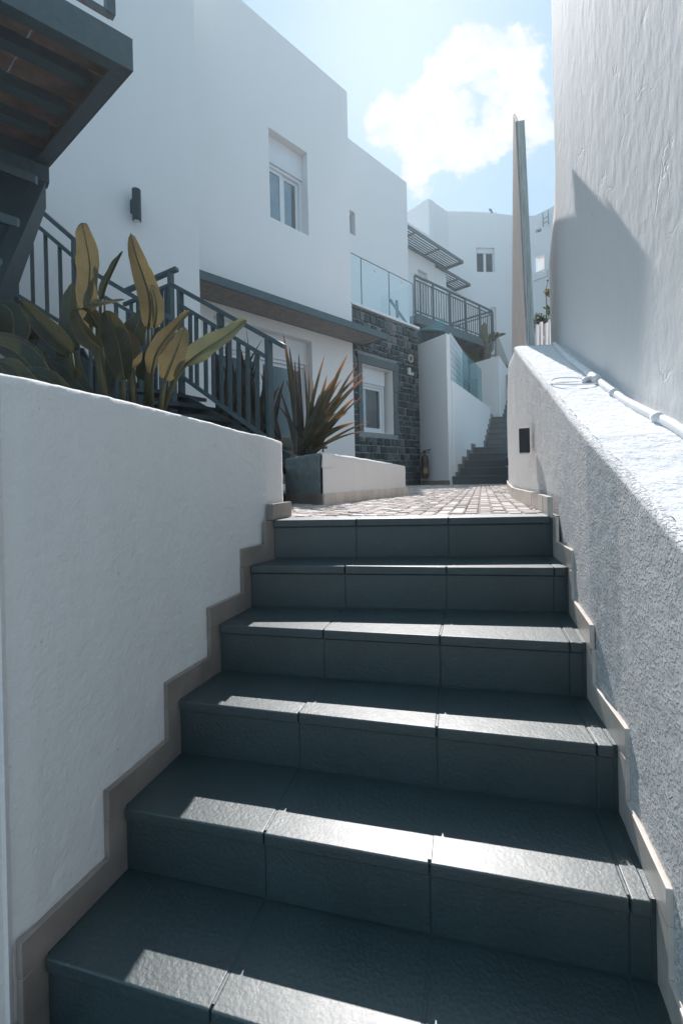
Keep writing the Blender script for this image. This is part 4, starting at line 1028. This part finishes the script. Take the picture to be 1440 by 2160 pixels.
# flight hanging under the landing, going down to the left
S0 = P3(97, 395, 3.50); S1 = P3(-6, 655, 2.75)
dn = (S1 - S0); nst = 5; lat = -E1; rh = -dn.z / nst; fl = Vector((dn.x, dn.y, 0)) / nst
for f_ in (0.0, .40, .72, 1.04):
    p = S0 + dn * f_ + Vector((-.012, -.07, 0))
    MB().box(p - Z * .035, lat * 1.2, Vector((0, -.03, 0)), Z * .065).build('tread', 'steel', ms, bevel=.003)
    MB().box(p + lat * .04 - Z * .02, lat * 1.2, Vector((.0, .10, 0)), Z * .02).build('tread_plate', 'steel_dark', ms)
    q = p + lat * .045 + Vector((0, .02, 0)); nx = S0 + dn * (f_ + .36) + Vector((-.012, -.05, 0)) + lat * .045
    MB().hexa([nx, nx + lat * 1.0, nx + lat * 1.0 + Vector((0, .02, 0)), nx + Vector((0, .02, 0)), q, q + lat * 1.0, q + lat * 1.0 + Vector((0, .02, 0)), q + Vector((0, .02, 0))]).build('riser_plate', 'steel_dark', ms)
MB().hexa([S0 - Z * .16, S0 + lat * .085 - Z * .16, S1 + lat * .085 - Z * .2, S1 - Z * .2, S0 + Z * .04, S0 + lat * .085 + Z * .04, S1 + lat * .085 + Z * .10, S1 + Z * .10]).build('stringer', 'steel_dark', ms)
MB().bar(C1 + Z * .0 - e2 * .05 - Z * .07, C1 + e1n * 2.5 - e2 * .05 - Z * .07, .10, .13).build('landing_beam', 'steel', ms, bevel=.004)

# ------------------------------------------------------------------ plants
def leaf(parent, mid, width, facing, mat, fold=.25, curl=0.0, shape='paddle', ns=18, nw=8, name='leaf', wave=.03, stemend=None):
    """mid: list of 3-D midrib points; facing: vector roughly normal to the blade"""
    mid = [Vector(p) for p in mid]
    def cr(t_):
        n = len(mid) - 1; x = t_ * n; i = min(int(x), n - 1); f_ = x - i
        p0, p1, p2, p3 = mid[max(i - 1, 0)], mid[i], mid[i + 1], mid[min(i + 2, n)]
        return .5 * ((2 * p1) + (p2 - p0) * f_ + (2 * p0 - 5 * p1 + 4 * p2 - p3) * f_ ** 2 + (3 * p1 - 3 * p2 + p3 - p0) * f_ ** 3)
    mb = MB(); facing = Vector(facing).normalized(); sd_ = random.uniform(0, 50)
    for i in range(ns + 1):
        t_ = i / ns; c = cr(t_); d = (cr(min(1, t_ + .03)) - cr(max(0, t_ - .03))).normalized()
        side = d.cross(facing).normalized(); nn = side.cross(d).normalized()
        if shape == 'paddle': wd = width * (math.sin(math.pi * min(1, (t_ * .93 + .04)) ** .80) ** .75) * (1 if t_ < .97 else .6)
        else: wd = width * min(1, (1 - t_) ** .75 * 1.15) * (0.75 + .25 * min(1, t_ * 4))
        if i == ns: wd = width * .01
        for j in range(nw + 1):
            s_ = (j / nw - .5) * 2; a = abs(s_)
            rip = wave * width * math.sin(t_ * 17 + sd_ + (2 if s_ > 0 else 0)) * a ** 2 + wave * width * mnoise.noise(Vector((t_ * 6, s_ * 2, sd_))) * a * 2
            off = nn * (fold * wd / 2 * a + curl * wd / 2 * a ** 2 * (1 if s_ > 0 else .5) + rip)
            notch = 1 - .10 * max(0, mnoise.noise(Vector((t_ * 14, sd_, s_)))) * (a > .8)
            mb.uv[len(mb.v)] = (j / nw, t_); mb.v.append(c + side * s_ * wd / 2 * notch + off)
    for i in range(ns):
        for j in range(nw):
            k = i * (nw + 1) + j; mb.f.append([k, k + 1, k + nw + 2, k + nw + 1])
    o = mb.build(name, mat, parent, smooth=True)
    if shape == 'paddle':
        rbm = MB(); rp = [cr(x / 10) for x in range(11)]; fd = facing
        rbm.tube([p - fd * .002 for p in rp], [.006 - .0045 * x / 10 for x in range(11)], 6).build('midrib', 'stem', o, smooth=True)
    return o
def stem(parent, pts, r0, r1, n=8):
    k = len(pts); MB().tube(pts, [r0 + (r1 - r0) * i / (k - 1) for i in range(k)], n).build('stalk', 'stem', parent, smooth=True)

def sleaf(parent, pxs, d, wpx, mat='leaf_gold', face=(-.15, -1, .1), stempx=None, **kw):
    ds = d if isinstance(d, (list, tuple)) else [d] * len(pxs)
    pts = [P3(x, y, q) for (x, y), q in zip(pxs, ds)]; wd = wpx / F * sum(ds) / len(ds)
    leaf(parent, pts, wd, face, mat, **kw)
    if stempx: stem(parent, [P3(x, y, q) for x, y, q in stempx], .013, .008)
PC = thing('bird_of_paradise_plant', P3(215, 850, 1.75), 'big-leaved plant with tall golden upright leaf, nearest the left corner of the wall', 'plant', 'broad-leaved plants behind the planter wall')
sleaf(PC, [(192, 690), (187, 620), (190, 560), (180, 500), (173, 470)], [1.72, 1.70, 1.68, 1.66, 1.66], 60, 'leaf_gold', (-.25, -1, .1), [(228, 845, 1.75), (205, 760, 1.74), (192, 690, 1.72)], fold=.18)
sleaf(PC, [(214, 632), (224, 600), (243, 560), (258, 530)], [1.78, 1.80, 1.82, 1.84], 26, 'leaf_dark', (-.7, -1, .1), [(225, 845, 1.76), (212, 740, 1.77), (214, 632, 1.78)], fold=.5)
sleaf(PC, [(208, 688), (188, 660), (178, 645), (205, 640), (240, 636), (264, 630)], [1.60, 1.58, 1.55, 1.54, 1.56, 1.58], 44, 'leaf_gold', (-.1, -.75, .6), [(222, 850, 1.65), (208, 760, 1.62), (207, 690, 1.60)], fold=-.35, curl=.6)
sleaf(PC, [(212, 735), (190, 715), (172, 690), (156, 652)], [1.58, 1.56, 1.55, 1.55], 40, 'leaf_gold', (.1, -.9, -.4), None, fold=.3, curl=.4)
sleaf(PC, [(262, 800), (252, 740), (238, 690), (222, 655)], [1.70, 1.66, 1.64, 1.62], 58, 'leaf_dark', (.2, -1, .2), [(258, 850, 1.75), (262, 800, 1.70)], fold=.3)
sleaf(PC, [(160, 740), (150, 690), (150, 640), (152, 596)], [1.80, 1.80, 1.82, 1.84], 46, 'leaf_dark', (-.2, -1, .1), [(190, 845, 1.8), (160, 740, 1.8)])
sleaf(PC, [(150, 745), (120, 715), (85, 680), (43, 632)], [1.68, 1.66, 1.64, 1.62], 46, 'leaf_dark', (-.2, -.8, .6), [(160, 830, 1.72), (150, 745, 1.68)], fold=.35)
PR = thing('bird_of_paradise_plant', P3(325, 860, 1.95), 'big-leaved plant with one tall twisted leaf and a wide leaf reaching right over the railing', 'plant', 'broad-leaved plants behind the planter wall')
sleaf(PR, [(314, 690), (318, 655), (315, 620), (302, 580), (287, 535), (276, 492)], [1.95, 1.93, 1.93, 1.92, 1.9, 1.9], 46, 'leaf_gold', (.2, -1, .1), [(308, 860, 2.0), (312, 780, 1.97), (314, 690, 1.95)], fold=.22, curl=.2)
sleaf(PR, [(325, 690), (330, 660), (328, 630), (318, 600)], [1.88, 1.86, 1.86, 1.87], 34, 'leaf_gold', (-.3, -1, .2), None, fold=-.3)
sleaf(PR, [(320, 790), (330, 745), (360, 700), (400, 656)], [1.92, 1.90, 1.90, 1.92], 44, 'leaf_gold', (-.4, -.9, .2), [(318, 865, 2.0), (320, 790, 1.92)], fold=.3)
sleaf(PR, [(348, 800), (362, 765), (376, 730), (390, 690)], [1.80, 1.78, 1.78, 1.80], 54, 'leaf_gold', (.1, -1, .15), [(338, 862, 1.85), (348, 800, 1.80)], fold=.15)
sleaf(PR, [(392, 768), (425, 742), (470, 712), (519, 674)], [1.86, 1.86, 1.88, 1.92], 58, 'leaf_green', (.0, -.85, .5), [(345, 862, 1.95), (370, 800, 1.88), (392, 768, 1.86)], fold=.2)
sleaf(PR, [(278, 742), (282, 715), (290, 685), (304, 655)], [2.0, 2.0, 2.0, 2.05], 52, 'leaf_dark', (.1, -1, .1), [(285, 850, 2.0), (278, 742, 2.0)])
sleaf(PR, [(275, 775), (272, 745), (262, 715), (240, 685)], [1.72, 1.70, 1.69, 1.69], 50, 'leaf_gold', (.5, -.8, .3), [(280, 860, 1.8), (275, 775, 1.72)], fold=.4)
sleaf(PR, [(296, 800), (310, 770), (330, 740), (335, 690)], [2.1, 2.1, 2.1, 2.12], 40, 'leaf_dark', (.1, -1, .1), None)
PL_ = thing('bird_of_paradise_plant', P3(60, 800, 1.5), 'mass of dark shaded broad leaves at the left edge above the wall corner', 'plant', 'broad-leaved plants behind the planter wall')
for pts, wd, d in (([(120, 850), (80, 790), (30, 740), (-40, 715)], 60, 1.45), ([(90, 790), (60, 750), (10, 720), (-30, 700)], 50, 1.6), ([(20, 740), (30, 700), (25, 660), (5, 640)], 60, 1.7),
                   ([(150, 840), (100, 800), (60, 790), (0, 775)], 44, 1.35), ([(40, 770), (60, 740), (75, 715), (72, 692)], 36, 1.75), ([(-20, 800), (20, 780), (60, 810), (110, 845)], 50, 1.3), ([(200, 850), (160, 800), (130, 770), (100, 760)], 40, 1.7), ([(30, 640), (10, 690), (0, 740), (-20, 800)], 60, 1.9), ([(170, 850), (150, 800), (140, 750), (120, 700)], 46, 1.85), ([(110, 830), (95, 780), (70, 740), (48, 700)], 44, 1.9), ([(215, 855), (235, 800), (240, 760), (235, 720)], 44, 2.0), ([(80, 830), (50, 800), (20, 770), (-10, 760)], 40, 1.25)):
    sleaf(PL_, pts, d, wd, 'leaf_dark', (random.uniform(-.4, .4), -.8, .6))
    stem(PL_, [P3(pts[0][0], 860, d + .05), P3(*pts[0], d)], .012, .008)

def flax(root, blades, label, spread, mat, n_extra, d, grp='spiky flax plants'):
    o = thing('flax_plant', root, label, 'plant', grp)
    for (tx, ty, dt, wpx, m_) in blades:
        tip = P3(tx, ty, d + dt); b = root + Vector((random.uniform(-spread, spread), random.uniform(-spread, spread), -.02))
        up = (tip - b).length; midp = b.lerp(tip, .5) + Z * up * .06 * (1 if abs(tip.x - b.x) > .1 else 0)
        fv = Vector((random.uniform(-.5, .5), -1, random.uniform(.0, .5)))
        leaf(o, [b, b.lerp(midp, .5) + Z * .01, midp, midp.lerp(tip, .5) + Z * up * .015, tip], 1.25 * wpx / F * d, fv, m_, fold=.5, shape='blade', ns=14, nw=4, name='blade', wave=.02)
    return o
rt = P3(643, 952, 3.55)
bl = [(597, 702, .1, 13, 'blade'), (686, 745, 0, 9, 'blade'), (652, 762, 0, 7, 'blade'), (641, 765, .1, 8, 'blade_dark'), (733, 747, -.05, 14, 'blade'), (755, 765, -.05, 10, 'blade'), (768, 781, -.1, 12, 'blade'), (772, 793, -.1, 13, 'blade'), (710, 790, -.1, 14, 'blade'),
      (748, 838, -.15, 15, 'blade'), (771, 830, -.15, 7, 'blade'), (735, 868, -.2, 13, 'blade'), (782, 889, -.2, 6, 'blade'), (771, 909, -.25, 6, 'blade'), (748, 891, -.25, 16, 'blade'), (673, 905, -.2, 10, 'blade'), (622, 760, .1, 13, 'blade_dark'), (615, 790, .15, 12, 'blade_dark'),
      (630, 745, .1, 12, 'blade_dark'), (604, 800, .1, 12, 'blade_dark'), (590, 820, 0, 10, 'blade_dark'), (582, 850, 0, 8, 'blade_dark'), (660, 800, 0, 12, 'blade'), (690, 790, 0, 13, 'blade'), (700, 815, 0, 13, 'blade'), (720, 800, -.05, 14, 'blade'), (725, 825, -.1, 15, 'blade'), (675, 830, 0, 13, 'blade_dark'), (650, 840, .05, 12, 'blade_dark'), (700, 850, -.1, 14, 'blade'), (610, 730, .2, 13, 'blade_dark'), (710, 870, -.2, 14, 'blade')]
flax(rt, bl, 'spiky flax plant with orange-tipped blades growing in the low white planter', .07, 'blade', 0, 3.55)
rt = P3(505, 905, 3.9)
bl = [(random.uniform(440, 560), random.uniform(705, 840), random.uniform(-.1, .2), random.uniform(9, 15), 'blade_dark') for _ in range(34)] + [(541, 738, 0, 7, 'blade_dark'), (519, 690, -.1, 5, 'blade_dark')]
flax(rt, bl, 'dark flax plant with upright blades behind the bars of the metal railing', .16, 'blade_dark', 0, 3.9)
rt = P3(560, 925, 3.75)
bl = [(random.uniform(520, 600), random.uniform(770, 880), random.uniform(-.1, .2), random.uniform(9, 14), 'blade_dark') for _ in range(18)]
flax(rt, bl, 'low dark flax plant at the foot of the railing end post', .12, 'blade_dark', 0, 3.75)

fpz = thing('bird_of_paradise_plant', P3(1025, 750, 14.6), 'distant leafy plant above the upper white wall beside the balcony', 'plant')
for pts, wd, m_ in (([(1024, 725), (1020, 700), (1021, 680)], 16, 'leaf_green'), ([(1035, 715), (1050, 708), (1066, 704)], 9, 'leaf_gold'), ([(1030, 720), (1036, 708), (1042, 700)], 10, 'leaf_dark'), ([(1027, 722), (1042, 714), (1050, 700)], 9, 'leaf_dark'), ([(1024, 730), (1018, 712), (1010, 700)], 10, 'leaf_green')):
    sleaf(fpz, pts, 14.5, wd, m_, (0, -1, .3))
MB().tube([P3(1026, 765, 14.5), P3(1025, 735, 14.5), P3(1024, 722, 14.5)], [.10, .07, .04], 8).tube([P3(1026, 752, 14.5), P3(1036, 738, 14.5), P3(1034, 716, 14.5)], [.07, .05, .03], 8).build('trunk', 'bark', fpz, smooth=True)
hd = MB()
for x in range(985, 1025, 5): leafcluster(hd, P3(x, 756, 15.0), .35, 90, .12, .6)
tag(hd.build('hedge', 'greenleaf'), 'low dark hedge on top of the upper white wall under the balcony', 'hedge')

# ------------------------------------------------------------------ thin sunlit haze
tag(MB().aabb(-41, 46, -31, 76, -2.4, 12.2).build('haze', 'hazy_air'), kind='stuff')
